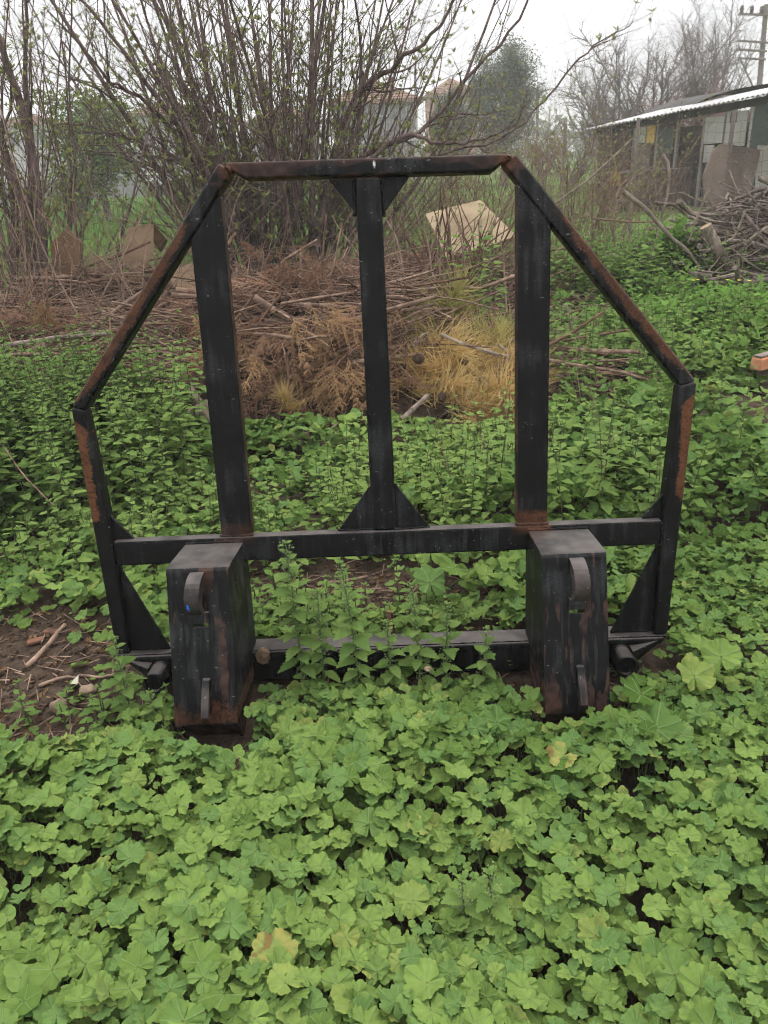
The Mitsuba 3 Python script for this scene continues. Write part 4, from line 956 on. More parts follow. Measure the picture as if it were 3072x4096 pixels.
# pine branches with long yellow needles, and cones
def needle_tuft(seed, n=84, L=0.26, spread=0.75):
    rg = np.random.default_rng(seed); V, F = [], []
    for i in range(n):
        az = rg.uniform(0, 6.28); el = abs(rg.normal(0, spread)); l = L * rg.uniform(0.75, 1.12)
        d = np.array([math.sin(el) * math.cos(az), math.cos(el), math.sin(el) * math.sin(az)])
        o = np.array([0, rg.uniform(-0.08, 0.04), 0]); s = np.cross(d, [0.3, 0.2, 0.9]); s = s / np.linalg.norm(s) * 0.0022
        sag = np.array([0, 0, -1.0]) * l * 0.22
        a, b, c = o, o + d * l * 0.55 + sag * 0.3, o + d * l + sag; k = len(V)
        V += [a - s, a + s, b - s, b + s, c]; F += [(k, k + 1, k + 3), (k, k + 3, k + 2), (k + 2, k + 3, k + 4)]
    return np.array(V), np.array(F), np.full((len(V), 2), 0.5)
NT = [needle_tuft(i) for i in range(6)]
def pine_branch(label, c, az, tilt, mat_='pine_needle', tufts=3, sc=1.0):
    b = thing('pine_branch', label, 'pine branch', 'dead pine branches with long needles')
    c = np.array(c, float); R0 = euler(np.array([tilt]), np.array([0.0]), np.array([az]))[0]; d = R0 @ np.array([0, 1.0, 0])
    parts = []
    for i in range(tufts):
        v, f, u = NT[int(RNG.integers(6))]
        parts.append(place(v, f, (euler(np.array([tilt + RNG.normal(0, 0.45)]), np.array([RNG.uniform(0, 6)]), np.array([az + RNG.normal(0, 0.6)]))), (c + RNG.normal(0, 0.05, 3))[None], np.array([sc * RNG.uniform(0.85, 1.15)]), u, cells(1)))
    V, F, U = join3(parts)
    tag(add('needles', (V, F), mat_, b, uv=U), kind='stuff')
    add('twig', tube([c - d * 0.35 + [0, 0, -0.06], c - d * 0.12, c], [0.009, 0.008, 0.006], 6), 'brown_stick', b)
for lab, c, az, ti, m_ in (('olive-green pine tuft drooping at the top right of the pile', (0.48, 5.70, 0.56), 2.6, -0.6, 'olive_needle'), ('olive-green pine tuft hanging beside the topmost one', (0.58, 5.70, 0.55), 3.7, -0.7, 'olive_needle'),
                           ('greenish pine tuft left of the drooping ones', (0.37, 5.50, 0.44), 2.0, -0.3, 'olive_needle'), ('pale pine tuft at the far right end of the pile', (0.90, 5.45, 0.31), 3.6, -0.9, 'olive_needle'), ('greenish tuft near the right upright', (0.80, 5.3, 0.36), 3.0, -0.9, 'olive_needle')):
    pine_branch(lab, c, az, ti, m_)
for c in ((0.40, 5.25, 0.36), (0.52, 5.2, 0.34), (0.65, 5.2, 0.32), (0.30, 5.15, 0.28), (0.45, 5.05, 0.26), (0.58, 5.0, 0.24), (0.70, 5.0, 0.20), (0.80, 5.05, 0.22), (0.38, 4.92, 0.16), (0.52, 4.85, 0.15), (0.66, 4.82, 0.12), (0.76, 4.85, 0.13), (0.60, 4.72, 0.08), (0.72, 4.72, 0.07), (0.86, 4.9, 0.14), (0.93, 5.0, 0.18), (0.26, 4.95, 0.20), (0.48, 5.1, 0.33)):
    pine_branch('yellowed pine branch in the needle heap, ' + ('upper' if c[2] > 0.27 else 'middle' if c[2] > 0.16 else 'lowest') + ' layer, ' + ('near the centre post' if c[0] < 0.46 else 'halfway to the right upright' if c[0] < 0.68 else 'near the right upright'), c, RNG.uniform(1.4, 4.9), RNG.normal(-0.15, 0.35), 'pine_needle', 3)
pine_branch('lone yellow needle tuft fanning out at the foot of the pile, left', (-0.53, 4.62, 0.22), 3.14, -1.45, 'pine_needle', 2, 0.62)
pine_branch('small orange needle tuft beside the centre post', (0.19, 4.90, 0.20), 3.1, -1.1, 'pine_needle', 1, 0.7)
pine_branch('orange-brown needle tuft caught in the twigs at the far left', (-2.25, 5.6, 0.68), 3.0, -1.3, 'dead_frond', 2, 0.7)

def cone(c, ax, L, lab):
    b = thing('pine_cone', lab, 'pine cone')
    core = m3.Manifold.sphere(1, 12).scale((0.26 * L, 0.26 * L, 0.46 * L))
    V, F = [man(core)[0]], [man(core)[1]]; n = len(V[0])
    w = m3.Manifold.batch_hull([m3.Manifold.sphere(0.03, 6).translate(o) for o in ((0, 0, 0), (0.12, 0.085, 0.02), (0.12, -0.085, 0.02), (0.16, 0, 0.05))])
    wv, wf = man(w)
    for i in range(74):
        t = (i + 0.5) / 74; z = (t - 0.5) * 0.9; r = 0.27 * math.sqrt(max(0.02, 1 - (z / 0.5) ** 2)) * (1.05 - 0.3 * t)
        a = i * 2.39996; R = euler(np.array([0.0]), np.array([-0.55 - 0.5 * t]), np.array([a]))[0]
        V.append(((wv * (1.0 - 0.35 * abs(z) * 2) @ R.T) + [r * math.cos(a), r * math.sin(a), z]) * L); F.append(wf + n); n += len(wv)
    v = np.vstack(V); ax = np.array(ax, float); ax /= np.linalg.norm(ax)
    x = np.cross([0.3, 0.9, 0.1], ax); x /= np.linalg.norm(x); M = np.stack([x, np.cross(ax, x), ax], 1)
    add('scales', (v @ M.T + np.array(c), np.vstack(F)), 'cone_scale', b, smooth=40)
    add('stalk', tube([np.array(c) - ax * L * 0.42, np.array(c) - ax * L * 0.62], [0.006, 0.005], 6), 'brown_stick', b)
cone((-0.135, 4.86, 0.40), (0.3, -0.3, 0.9), 0.125, 'large brown pine cone half hidden left of the centre post')
cone((0.27, 4.95, 0.37), (-0.3, -0.8, 0.2), 0.105, 'pine cone among the yellow needles just right of the centre post')
cone((0.55, 4.95, 0.345), (0.4, -0.7, -0.2), 0.085, 'small pine cone in the middle of the yellow needles')
cone((0.66, 4.80, 0.235), (0.1, -0.5, -0.5), 0.085, 'pine cone low in the needles near the right upright')
cone((-0.12, 4.42, 0.145), (0.2, -0.95, 0.1), 0.105, 'pine cone showing its base at the foot of the centre post')
cone((0.40, 4.78, 0.16), (-0.2, -0.7, -0.3), 0.080, 'pine cone lowest in the needle heap')
stick([(-0.36, 4.40, 0.04), (-0.30, 4.42, 0.10), (-0.22, 4.46, 0.13), (-0.15, 4.50, 0.15)], 0.011, 'pale_log', 'pale bent twig leading to the lowest pine cone')
stick([(0.42, 5.0, 0.50), (0.52, 4.95, 0.46), (0.70, 4.9, 0.40), (0.82, 4.9, 0.37)], 0.014, 'pale_log', 'pale branch lying over the yellow needles')
stick([(0.78, 5.0, 0.42), (0.84, 4.95, 0.37), (0.83, 4.9, 0.33)], 0.009, 'pale_log', 'short hooked twig at the end of the pale branch')
stick([(0.26, 5.1, 0.40), (0.28, 5.08, 0.47), (0.34, 5.1, 0.50)], 0.011, 'pale_log', 'curved twig rising behind the cone right of the centre post')
for i in range(40):
    x0 = RNG.uniform(0.1, 1.25); p = wander((x0, RNG.uniform(6.2, 7.7), 0.35), (RNG.normal(0, 0.45), RNG.normal(0, 0.3), 1), RNG.uniform(0.5, 1.1), 8, 0.12)
    k = key_for('upright_twig'); scene[k] = ply(tube(p, np.linspace(RNG.uniform(0.006, 0.013), 0.003, 9), 6), 'dry_wood', smooth=True)
    tag(k, 'bare grey twig standing up from the back of the brush pile', 'stick', 'twigs standing up behind the yellow needles')

# long pale bramble canes and tangle at the left, before the tree
cv = []
for i in range(300):
    a = RNG.uniform(0, 1); p0 = (RNG.uniform(-4.6, -1.2), RNG.uniform(6.2, 8.6), RNG.uniform(0.1, 0.6))
    p = wander(p0, (RNG.normal(0.05, 0.7), RNG.normal(0, 0.35), RNG.uniform(0.3, 1.4)), RNG.uniform(0.5, 1.4), 12, 0.13, -0.06)
    cv.append(tube(p, np.linspace(RNG.uniform(0.002, 0.0065), 0.0014, 13), 4, False))
for i in range(46):
    p = wander((RNG.uniform(-3.4, -1.5), RNG.uniform(5.9, 7.0), RNG.uniform(0.25, 0.5)), (RNG.normal(0.1, 0.35), RNG.normal(0, 0.2), 1.5), RNG.uniform(0.9, 1.7), 14, 0.08, -0.015)
    cv.append(tube(p, np.linspace(RNG.uniform(0.003, 0.006), 0.0015, 15), 4, False))
bt = thing('bramble_tangle', 'tangle of pale dry canes and twigs at the left behind the nettles', 'brambles')
tag(add('canes', cat_mesh(cv), 'dry_wood', bt, smooth=True), kind='stuff')
for lab, pts, r in (('long pale cane rising in front of the left tree', [(-2.05, 5.9, 0.3), (-2.4, 6.1, 1.0), (-2.55, 6.3, 1.6), (-2.60, 6.4, 2.1)], 0.007), ('thin cane arching left of the long pale one', [(-2.6, 5.8, 0.35), (-2.75, 6.0, 0.9), (-2.70, 6.2, 1.5)], 0.006),
                    ('slender green stem arching over the left nettles', [(-2.05, 3.9, 0.73), (-1.85, 3.6, 0.52), (-1.60, 3.3, 0.33), (-1.40, 3.1, 0.26)], 0.004), ('cane leaning right across the cardboard', [(-2.35, 6.6, 0.42), (-2.1, 6.8, 0.8), (-1.85, 7.0, 1.2), (-1.75, 7.1, 1.6)], 0.0075)):
    stick(pts, r, 'dry_wood', lab, 'cane', name='cane', sides=6)
rgb_ = np.random.default_rng(51)
# ------------------------------------------------------------------ boards lying about behind the pile
def board(name, quad, th, mat_, label, cat, bend=0.0):
    """a sheet with its own outline (points in order), given thickness along its normal"""
    q = np.array(quad, float); c = q.mean(0)
    u_, s_, vt = np.linalg.svd(q - c); ex, ey, nz = vt[0], vt[1], vt[2]
    p2 = np.stack([(q - c) @ ex, (q - c) @ ey], 1)
    pg = sg.polygon.orient(sg.Polygon(p2))
    m = m3.CrossSection([np.array(pg.exterior.coords)[:-1].tolist()]).extrude(th).refine_to_length(0.05)
    v, f = man(m)
    z = v[:, 2] - th / 2 + bend * ((v[:, 0] / (np.ptp(p2[:, 0]) + 1e-6)) ** 2 - 0.1)
    if np.dot(np.cross(ex, ey), nz) < 0: nz = -nz
    wp_ = np.stack([v[:, 0] * 7, v[:, 1] * 7, v[:, 0] * 0 + c[0] * 3], 1)
    z = z + 0.030 * (meshkit.fbm(wp_, 3, 6) - 0.5); v = v + 0.022 * np.stack([meshkit.fbm(wp_ * 2.3, 3, 1) - 0.5, meshkit.fbm(wp_ * 2.3, 3, 2) - 0.5, wp_[:, 0] * 0], 1)
    w = c + v[:, :1] * ex + v[:, 1:2] * ey + z[:, None] * nz
    k = key_for(name); scene[k] = ply((w, f), mat_, smooth=30); tag(k, label, cat)
    return k
board('foam_board', [(0.56, 8.30, 0.99), (1.10, 8.30, 1.105), (1.43, 8.10, 0.755), (0.74, 8.02, 0.60)], 0.05, 'tan_board', 'tan board leaning in the brush right of the centre post', 'board')
board('cardboard_sheet', [(-2.13, 7.45, 1.08), (-1.92, 7.5, 1.09), (-1.94, 7.45, 0.86), (-2.08, 7.40, 0.66), (-2.25, 7.40, 0.79)], 0.02, 'cardboard', 'torn brown cardboard sheet standing in the brambles at the left', 'cardboard', 0.04)
board('cardboard_sheet', [(-1.915, 7.48, 1.10), (-1.84, 7.60, 0.93), (-1.93, 7.62, 0.84), (-1.935, 7.5, 0.93)], 0.02, 'dark_board', 'dark folded flap beside the torn cardboard sheet', 'cardboard')
board('dark_board', [(-2.78, 7.3, 0.98), (-2.62, 7.3, 1.10), (-2.52, 7.3, 1.00), (-2.56, 7.2, 0.62), (-2.80, 7.2, 0.60)], 0.03, 'dark_board', 'dark brown board standing between the tree and the cardboard', 'board')
board('cardboard_sheet', [(-1.72, 6.9, 0.74), (-1.50, 6.9, 0.80), (-1.40, 6.85, 0.62), (-1.62, 6.8, 0.56)], 0.02, 'cardboard', 'flat cardboard scrap on the pile beside the left upright', 'cardboard')
for i in range(30):
    q0 = np.array([rgb_.uniform(0.45, 1.15), rgb_.uniform(7.3, 7.8), 0.50]); p = wander(q0, (rgb_.normal(0.1, 0.5), 0.15, 1.0), rgb_.uniform(0.5, 0.95), 9, 0.13, 0.0, rgb_)
    k = key_for('crossing_twig'); scene[k] = ply(tube(p, np.linspace(rgb_.uniform(0.006, 0.015), 0.003, 10), 5), 'brown_stick', smooth=True); tag(k, 'brown twig crossing in front of the tan board', 'twig', 'twigs before the tan board')
def brick(x, y, z, a, sz, label):
    v, f = rbox(sz, 0.008); k = key_for('clay_block'); v = rotz(v, a) + [x, y, z]
    scene[k] = ply((v, f), 'terracotta'); tag(k, label, 'clay block')
brick(0.45, 8.45, 0.50, 0.1, (0.19, 0.14, 0.22), 'upright terracotta block left of the others behind the twigs')
brick(0.80, 8.50, 0.47, -0.15, (0.30, 0.18, 0.19), 'terracotta block below the tan board')
brick(1.06, 8.42, 0.40, 0.3, (0.26, 0.16, 0.14), 'dusky terracotta block lying lowest at the right')
# the painted beam end at the right edge
bk = thing('steel_beam', 'orange-red painted beam end reaching in at the right edge', 'beam')
v, f = rbox((0.60, 0.085, 0.085), 0.014); v = rotz(v + [0.30, 0, 0], 0.55) + [2.455, 5.0, 0.205]
add('tube', (v, f), 'orange_rust', bk, smooth=35)
v, f = rbox((0.60, 0.06, 0.012), 0.004); v = rotz(v + [0.305, 0, 0], 0.55) + [2.455, 5.0, 0.256]
add('top_strip', (v, f), 'panel_white', bk)
for dx in (0.12, 0.5):
    v, f = box((-0.04, -0.05, 0), (0.04, 0.05, 0.17)); add('support_block', (rotz(v + [dx, 0, 0], 0.55) + [2.47, 5.0, -0.01], f), 'concrete', bk)

# ------------------------------------------------------------------ shrubs and trees
def grow(name, label, cat, mains, bark, twig_mat, leaf_mat, leaf_n, rng, branch=(7, 0.55), twig=(5, 0.30), leaf_size=0.032, sides=7, group=None, jig=0.075, main_name='stem', twr=1.0, leaf_top=0.35, seg=5):
    """mains: (points, radius at the foot, radius at the tip); boughs and twigs grow from them"""
    t = thing(name, label, cat, group)
    boughs_, twigs_, tips = [], [], []
    for pts, r0, r1 in mains:
        pts = np.asarray(pts, float); n = len(pts)
        rr = np.linspace(r0, r1, n)
        k = key_for(main_name, t); scene[k] = ply(tube(pts, rr, sides), bark, smooth=True)
        seglen = np.linalg.norm(pts[-1] - pts[0])
        nb = max(2, int(branch[0] * seglen / 2.5))
        for q in rng.uniform(0.16, 0.98, nb):
            i = min(n - 2, int(q * (n - 1))); p = pts[i] + (pts[i + 1] - pts[i]) * (q * (n - 1) - i)
            d = pts[i + 1] - pts[i]; d /= np.linalg.norm(d)
            s = rng.normal(0, 1, 3); s -= s.dot(d) * d; s /= np.linalg.norm(s)
            L = branch[1] * rng.uniform(0.5, 1.6)
            rb = min(rr[i] * 0.55, 0.012 * rng.uniform(0.6, 1.3)) * twr
            b = wander(p, d * 0.8 + s * 0.75, L, 8, jig * 1.4, 0.03, rng)
            boughs_.append(tube(b, np.linspace(rb, rb * 0.35, 9), 4 if seg > 3 else 3, False))
            for z in rng.integers(1, 9, int(rng.integers(1, twig[0] + 1))):
                s2 = rng.normal(0, 1, 3); w = wander(b[z], (b[z] - b[z - 1]) / L * 8 * 0.7 + s2 * 0.5, twig[1] * rng.uniform(0.4, 1.5), seg, jig * 1.6, 0.03, rng)
                twigs_.append(tube(w, np.linspace(max(rb * 0.38, 0.0016 * twr), 0.0011 * twr, seg + 1), 3, False)); tips.append(w)
            tips.append(b[3:])
    if boughs_: tag(add('boughs', cat_mesh(boughs_), bark, t, smooth=True), kind='stuff')
    if twigs_: tag(add('twigs', cat_mesh(twigs_), twig_mat, t, smooth=True), kind='stuff')
    if leaf_mat and tips:
        P = np.vstack(tips); zz = P[:, 2]; 
        wgt = np.clip(1.25 - (zz - zz.min()) / (np.ptp(zz) + 1e-6), 0.15, 1) if leaf_top < 1 else np.ones(len(P))
        sel = rng.choice(len(P), leaf_n, p=wgt / wgt.sum())
        # little clusters of three or four leaves round a bud
        m = 4; c = np.repeat(P[sel], m, 0); k = len(c)
        az = rng.uniform(0, 6.28, k); tilt = rng.normal(0.7, 0.35, k)
        size = leaf_size * rng.uniform(0.5, 1.25, k) * np.repeat(np.clip(1.25 - 0.5 * (P[sel][:, 2] - zz.min()) / (np.ptp(zz) + 1e-6), 0.4, 1.3), m)
        lv = np.array([[0, 0, 0], [0.22, 0.42, 0.06], [0, 1, -0.08], [-0.22, 0.42, 0.06]]); lf = np.array([[0, 1, 2], [0, 2, 3]])
        V, F, U = place(lv, lf, euler(tilt, 0 * tilt, az), c, size, np.full((4, 2), 0.5), cells(k))
        tag(add('leaves', (V, F), leaf_mat, t, smooth=True, uv=U), kind='stuff')
    return t
rg = np.random.default_rng(77)
def fan(n, cx, cy, rx, ry, L, spread, r, rg, up=0.02, jig=0.05, lean=0.0):
    out = []
    for i in range(n):
        a, q = rg.uniform(0, 6.28), math.sqrt(rg.uniform(0, 1)); x, y = cx + rx * q * math.cos(a), cy + ry * q * math.sin(a)
        d = (spread * (x - cx) / rx + rg.normal(0, spread * 0.42) + lean, spread * 0.6 * (y - cy) / ry + rg.normal(0, spread * 0.25), 1.0)
        l = L * rg.uniform(0.6, 1.15); r0 = r * rg.uniform(0.45, 1.25)
        out.append((wander((x, y, float(ground_z(x, y)) - 0.03), d, l, 13, jig, up, rg), r0, r0 * 0.28))
    return out
limbs = [([(-1.19, 10.0, 0.2), (-1.45, 9.9, 0.95), (-1.98, 9.65, 1.82), (-2.4, 9.48, 2.62), (-2.9, 9.2, 3.3)], 0.050),
         ([(-1.33, 10.0, 0.2), (-1.6, 9.9, 1.1), (-1.96, 9.84, 1.54), (-2.23, 9.68, 2.15), (-2.62, 9.52, 2.35), (-2.64, 9.36, 2.46), (-3.07, 9.2, 3.01)], 0.036),
         ([(-1.2, 9.9, 0.3), (-1.35, 9.8, 1.0), (-1.89, 9.6, 1.56), (-2.37, 9.4, 1.78), (-2.59, 9.2, 1.91), (-3.1, 9.0, 2.0)], 0.032),
         ([(-1.3, 9.8, 0.7), (-1.51, 9.6, 1.42), (-1.96, 9.4, 1.61), (-2.46, 9.2, 1.69), (-3.24, 9.0, 1.77)], 0.022),
         ([(-0.75, 10.0, 0.2), (-0.59, 10.0, 0.86), (-0.38, 9.91, 1.58), (-0.15, 9.82, 2.1), (0.08, 9.73, 2.31), (0.31, 9.64, 2.37), (0.37, 9.56, 2.48), (0.64, 9.47, 2.55), (0.83, 9.38, 2.72), (0.98, 9.29, 2.93), (1.1, 9.2, 3.3)], 0.042),
         ([(-0.7, 9.9, 0.3), (-0.52, 9.8, 0.97), (-0.11, 9.68, 1.58), (0.3, 9.55, 1.67), (0.66, 9.43, 1.75), (0.9, 9.3, 2.02), (1.18, 9.18, 2.33), (1.43, 9.05, 2.51), (1.61, 8.93, 2.75), (1.75, 8.8, 3.1)], 0.034),
         ([(-0.5, 9.7, 0.9), (0.05, 9.4, 1.58), (0.54, 9.3, 1.76), (0.71, 9.2, 1.64), (1.05, 9.1, 1.62), (1.35, 9.0, 1.68), (1.52, 8.9, 1.77)], 0.030),
         ([(0.0, 9.5, 1.3), (0.75, 9.4, 1.55), (1.24, 9.28, 1.57), (1.57, 9.15, 1.71), (1.8, 9.02, 1.94), (2.01, 8.9, 2.18), (2.12, 8.78, 2.33), (2.28, 8.65, 2.43), (2.47, 8.52, 2.51), (2.51, 8.4, 2.56)], 0.016)]
def dense(pts, n, r):
    pts = np.array(pts, float); t = np.linspace(0, 1, len(pts)); tt = np.linspace(0, 1, n)
    p = np.stack([np.interp(tt, t, pts[:, i]) for i in range(3)], 1)
    for _ in range(2): p[1:-1] = 0.5 * p[1:-1] + 0.25 * (p[:-2] + p[2:])
    p[1:-1] += rg.normal(0, 0.012, p[1:-1].shape)
    return p, r, max(0.004, r * 0.22)
mains = [dense(p, 22, r) for p, r in limbs] + fan(62, -1.10, 10.05, 0.80, 0.55, 4.3, 0.46, 0.033, rg, 0.012, 0.045) + fan(105, -1.05, 9.95, 0.85, 0.55, 3.7, 0.66, 0.012, rg, 0.02, 0.055)
grow('willow_shrub', 'huge many-stemmed grey-brown shrub just coming into leaf behind the frame', 'shrub', mains, 'shrub_bark', 'twig_bark', 'shrub_leaf', 4600, rg, (8, 0.55), (4, 0.28), 0.060, twr=1.0)
mains = [dense(p, 16, r) for p, r in (([(-3.43, 8.5, 0.0), (-3.43, 8.5, 0.4), (-3.25, 8.5, 1.31), (-3.21, 8.5, 2.05), (-3.29, 8.5, 2.44), (-3.36, 8.5, 2.86), (-3.5, 8.5, 3.6)], 0.068), ([(-3.55, 8.4, 0.0), (-3.55, 8.4, 0.4), (-3.37, 8.4, 1.37), (-3.46, 8.4, 1.74), (-3.61, 8.4, 2.03), (-4.0, 8.3, 2.8)], 0.052),
          ([(-3.87, 8.7, 0.0), (-3.65, 8.7, 1.1), (-3.57, 8.7, 1.54), (-3.59, 8.7, 2.28), (-3.65, 8.7, 3.3)], 0.052), ([(-3.65, 8.8, 0.0), (-3.55, 8.8, 1.09), (-3.3, 8.8, 1.74), (-3.32, 8.8, 2.27), (-3.15, 8.8, 2.81), (-3.0, 8.7, 3.6)], 0.045), ([(-3.9, 8.6, 0.0), (-4.0, 8.6, 1.2), (-4.1, 8.6, 2.2), (-4.3, 8.6, 3.4)], 0.065))]
mains += fan(34, -3.55, 8.6, 0.60, 0.40, 3.4, 0.42, 0.017, rg, 0.015, 0.06)
grow('bushy_tree', 'dark leaning tree with several trunks at the left edge', 'tree', mains, 'shrub_bark', 'twig_bark', 'shrub_leaf', 1100, rg, (6, 0.55), (4, 0.3), 0.055, main_name='trunk', twr=1.15)
# bare budding thicket right of the shrub, up to the shed
mains = fan(170, 2.1, 12.5, 1.9, 2.4, 2.0, 0.50, 0.010, rg, -0.03, 0.13)
grow('budding_thicket', 'pale budding bramble thicket between the frame and the shed', 'shrub', mains, 'dry_wood', 'dry_wood', 'shrub_leaf', 2600, rg, (11, 0.55), (4, 0.3), 0.045, main_name='cane', leaf_top=1, twr=1.2, seg=4)
mains = fan(70, 3.3, 11.0, 1.5, 0.9, 1.05, 0.55, 0.007, rg, -0.05, 0.15)
grow('dry_thicket', 'dry leafless tangle of thin branches in front of the shed fence', 'shrub', mains, 'dry_wood', 'dry_wood', None, 0, rg, (10, 0.5), (4, 0.3), main_name='cane', twr=1.2)

# ------------------------------------------------------------------ the heap of cut branches at the right
def hz(x, y): return ground_z(x, y) + 0.95 * np.exp(-((np.maximum(0, 4.5 - x) / 1.25) ** 2 + ((y - 9.1) / 0.95) ** 2) ** 1.2)
stuffw, n = [], 0
def heapw(r, L, dz):
    x, y = rg.uniform(3.0, 6.4), rg.uniform(8.0, 10.2)
    if hz(x, y) < 0.12: return None
    az = rg.normal(0.0, 0.6) if rg.random() < 0.45 else rg.uniform(0, 3.1); ti = rg.normal(0, 0.32)
    d = np.array([math.cos(az) * math.cos(ti), math.sin(az) * math.cos(ti), math.sin(ti)]); t = np.linspace(-0.5, 0.5, 8)
    b = rg.normal(0, 0.34, 2)
    p = np.array([x, y, float(hz(x, y)) + dz]) + np.outer(t * L, d) + np.outer((t * t - 0.1) * L * b[0], [-d[1], d[0], 0]) + np.outer((t * t - 0.1) * L * b[1], [0, 0, 1]) + rg.normal(0, r * 0.9 + 0.006, (8, 3))
    p[:, 2] = np.maximum(p[:, 2], ground_z(p[:, 0], p[:, 1]) + r)
    return tube(p, np.linspace(r, r * 0.6, 8), 7 if r > 0.0139 else 4)
while n < 130:
    m = heapw(rg.uniform(0.014, 0.034), rg.uniform(0.6, 1.6), rg.uniform(-0.10, 0.10))
    if m is None: continue
    n += 1; k = key_for('cut_branch'); scene[k] = ply(m, 'grey_branch', smooth=50); c = m[0].mean(0)
    tag(k, 'grey cut branch in the firewood heap, ' + ('upper' if c[2] > 0.75 else 'middle' if c[2] > 0.4 else 'lowest') + ' layer, ' + ('left end' if c[0] < 3.9 else 'front' if c[1] < 9.2 else 'back'), 'branch', 'branches in the firewood heap')
for i in range(1100):
    m = heapw(rg.uniform(0.004, 0.013), rg.uniform(0.4, 1.3), rg.uniform(-0.45, 0.06))
    if m is not None: stuffw.append(m)
for i in range(160):
    m = heapw(rg.uniform(0.015, 0.03), rg.uniform(0.5, 1.2), rg.uniform(-0.85, -0.12))
    if m is not None: stuffw.append(m)
wk = thing('firewood_heap', 'big loose heap of grey branches at the right below the leaning slab', 'wood heap')
tag(add('twigs', cat_mesh(stuffw), 'grey_branch', wk, smooth=True), kind='stuff')
log([(3.42, 8.45, 0.74), (3.58, 8.45, 0.50), (3.72, 8.45, 0.30)], 0.058, 'thick pale birch-like log leaning on the firewood heap', r2=0.055)
for lab, pts, r in (('long forked pale branch leaning left of the firewood heap', [(2.57, 8.5, 1.11), (2.82, 8.5, 0.92), (3.14, 8.5, 0.6), (3.33, 8.5, 0.47), (3.48, 8.5, 0.20)], 0.026),
                    ('upright pale stick bent at the top before the fence', [(2.97, 8.6, 1.43), (3.05, 8.6, 1.31), (3.06, 8.6, 1.05), (3.00, 8.6, 0.80), (2.95, 8.6, 0.4)], 0.016),
                    ('pale stick slanting up beside the thick log', [(3.43, 8.5, 1.10), (3.35, 8.5, 0.86), (3.28, 8.5, 0.60)], 0.014),
                    ('curved branch hooking down over the thick log', [(3.78, 8.4, 0.88), (3.73, 8.4, 0.62), (3.51, 8.4, 0.52), (3.36, 8.4, 0.51)], 0.014),
                    ('pale branch rising from the foot of the heap to the right edge', [(3.74, 8.3, 0.10), (3.72, 8.3, 0.45), (3.80, 8.3, 0.61), (4.20, 8.4, 0.80)], 0.020),
                    ('thin level branch left of the long forked one', [(2.30, 8.6, 0.86), (2.70, 8.5, 0.81), (2.95, 8.5, 0.80)], 0.012),
                    ('thin branch curving up at the left of the heap', [(2.51, 8.5, 0.60), (2.48, 8.5, 0.95), (2.52, 8.5, 1.16), (2.68, 8.5, 1.27)], 0.012),
                    ('long thin branch slanting up right of the frame top', [(1.80, 8.7, 0.90), (1.93, 8.6, 1.04), (2.18, 8.5, 1.21), (2.37, 8.5, 1.37), (2.62, 8.5, 1.59)], 0.013),
                    ('whitish cut stub standing in the nettles right of the right upright', [(1.62, 6.6, 0.02), (1.64, 6.6, 0.22), (1.58, 6.6, 0.36)], 0.026),
                    ('mossy stick lying over the weeds right of the right upright', [(0.95, 4.9, 0.36), (1.25, 4.8, 0.31), (1.55, 4.7, 0.27), (1.72, 4.6, 0.20)], 0.011)):
    stick(pts, r, 'pale_log' if r > 0.0125 else 'dry_wood', lab, 'branch', name='pale_branch')

# ------------------------------------------------------------------ the shed and the wire fence before it
shed = thing('garden_shed', 'patched low shed of boards and sheets under a corrugated roof at the right', 'shed')
W0, WD = np.array([6.544, 24.0]), np.array([0.46480, -0.88541]); WN = np.array([0.88541, 0.46480])   # WN: into the shed
def wp(s, t, z): return [W0[0] + s * WD[0] + t * WN[0], W0[1] + s * WD[1] + t * WN[1], z]
def wbox(s0, s1, z0, z1, t0, t1):
    v, f = box((s0, t0, z0), (s1, t1, z1)); return np.array([wp(a, b, c) for a, b, c in v]), f[:, ::-1]
def roofz(s): return np.interp(s, [-0.4, 5.9, 9.0], [1.98, 2.47, 2.70])
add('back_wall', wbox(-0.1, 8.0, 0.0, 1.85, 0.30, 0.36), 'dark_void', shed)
add('end_wall', wbox(-0.1, -0.04, 0.0, 1.86, 0.0, 3.0), 'panel_grey', shed)
for nm, s0, s1, z0, z1, m_, lab in (('wall_panel', 0.0, 1.12, 0.05, 1.86, 'panel_brown', 'dark brown sacking panel at the left end'), ('wall_panel', 1.24, 1.62, 1.53, 1.96, 'panel_white', 'small white panel under the roof'), ('wall_panel', 1.66, 1.93, 1.52, 1.93, 'panel_yellow', 'small ochre panel beside the white one'),
                                    ('wall_panel', 1.20, 1.84, 0.05, 1.51, 'panel_grey', 'grey sheet below the small panels'), ('wall_panel', 2.06, 2.56, 1.24, 1.88, 'panel_green', 'dull green panel'), ('wall_panel', 2.06, 2.50, 0.05, 1.22, 'panel_brown', None),
                                    ('wall_panel', 3.52, 4.05, 1.44, 2.02, 'panel_white', 'whitish board left of the dark jamb'), ('wall_panel', 3.56, 3.84, 1.02, 1.41, 'panel_white', None), ('wall_panel', 4.12, 4.68, 1.36, 2.10, 'panel_white', 'tall stained white board'), ('wall_panel', 4.86, 7.6, 0.05, 2.28, 'panel_green', 'dark green sheet at the right edge')):
    k = add(nm, wbox(s0, s1, z0, z1, -0.012 - 0.006 * ((s0 * 7) % 1), 0.02), m_, shed)
    if lab: tag(k, lab)
add('stain_patch', wbox(4.22, 4.40, 1.86, 2.08, -0.030, -0.020), 'panel_brown', shed)
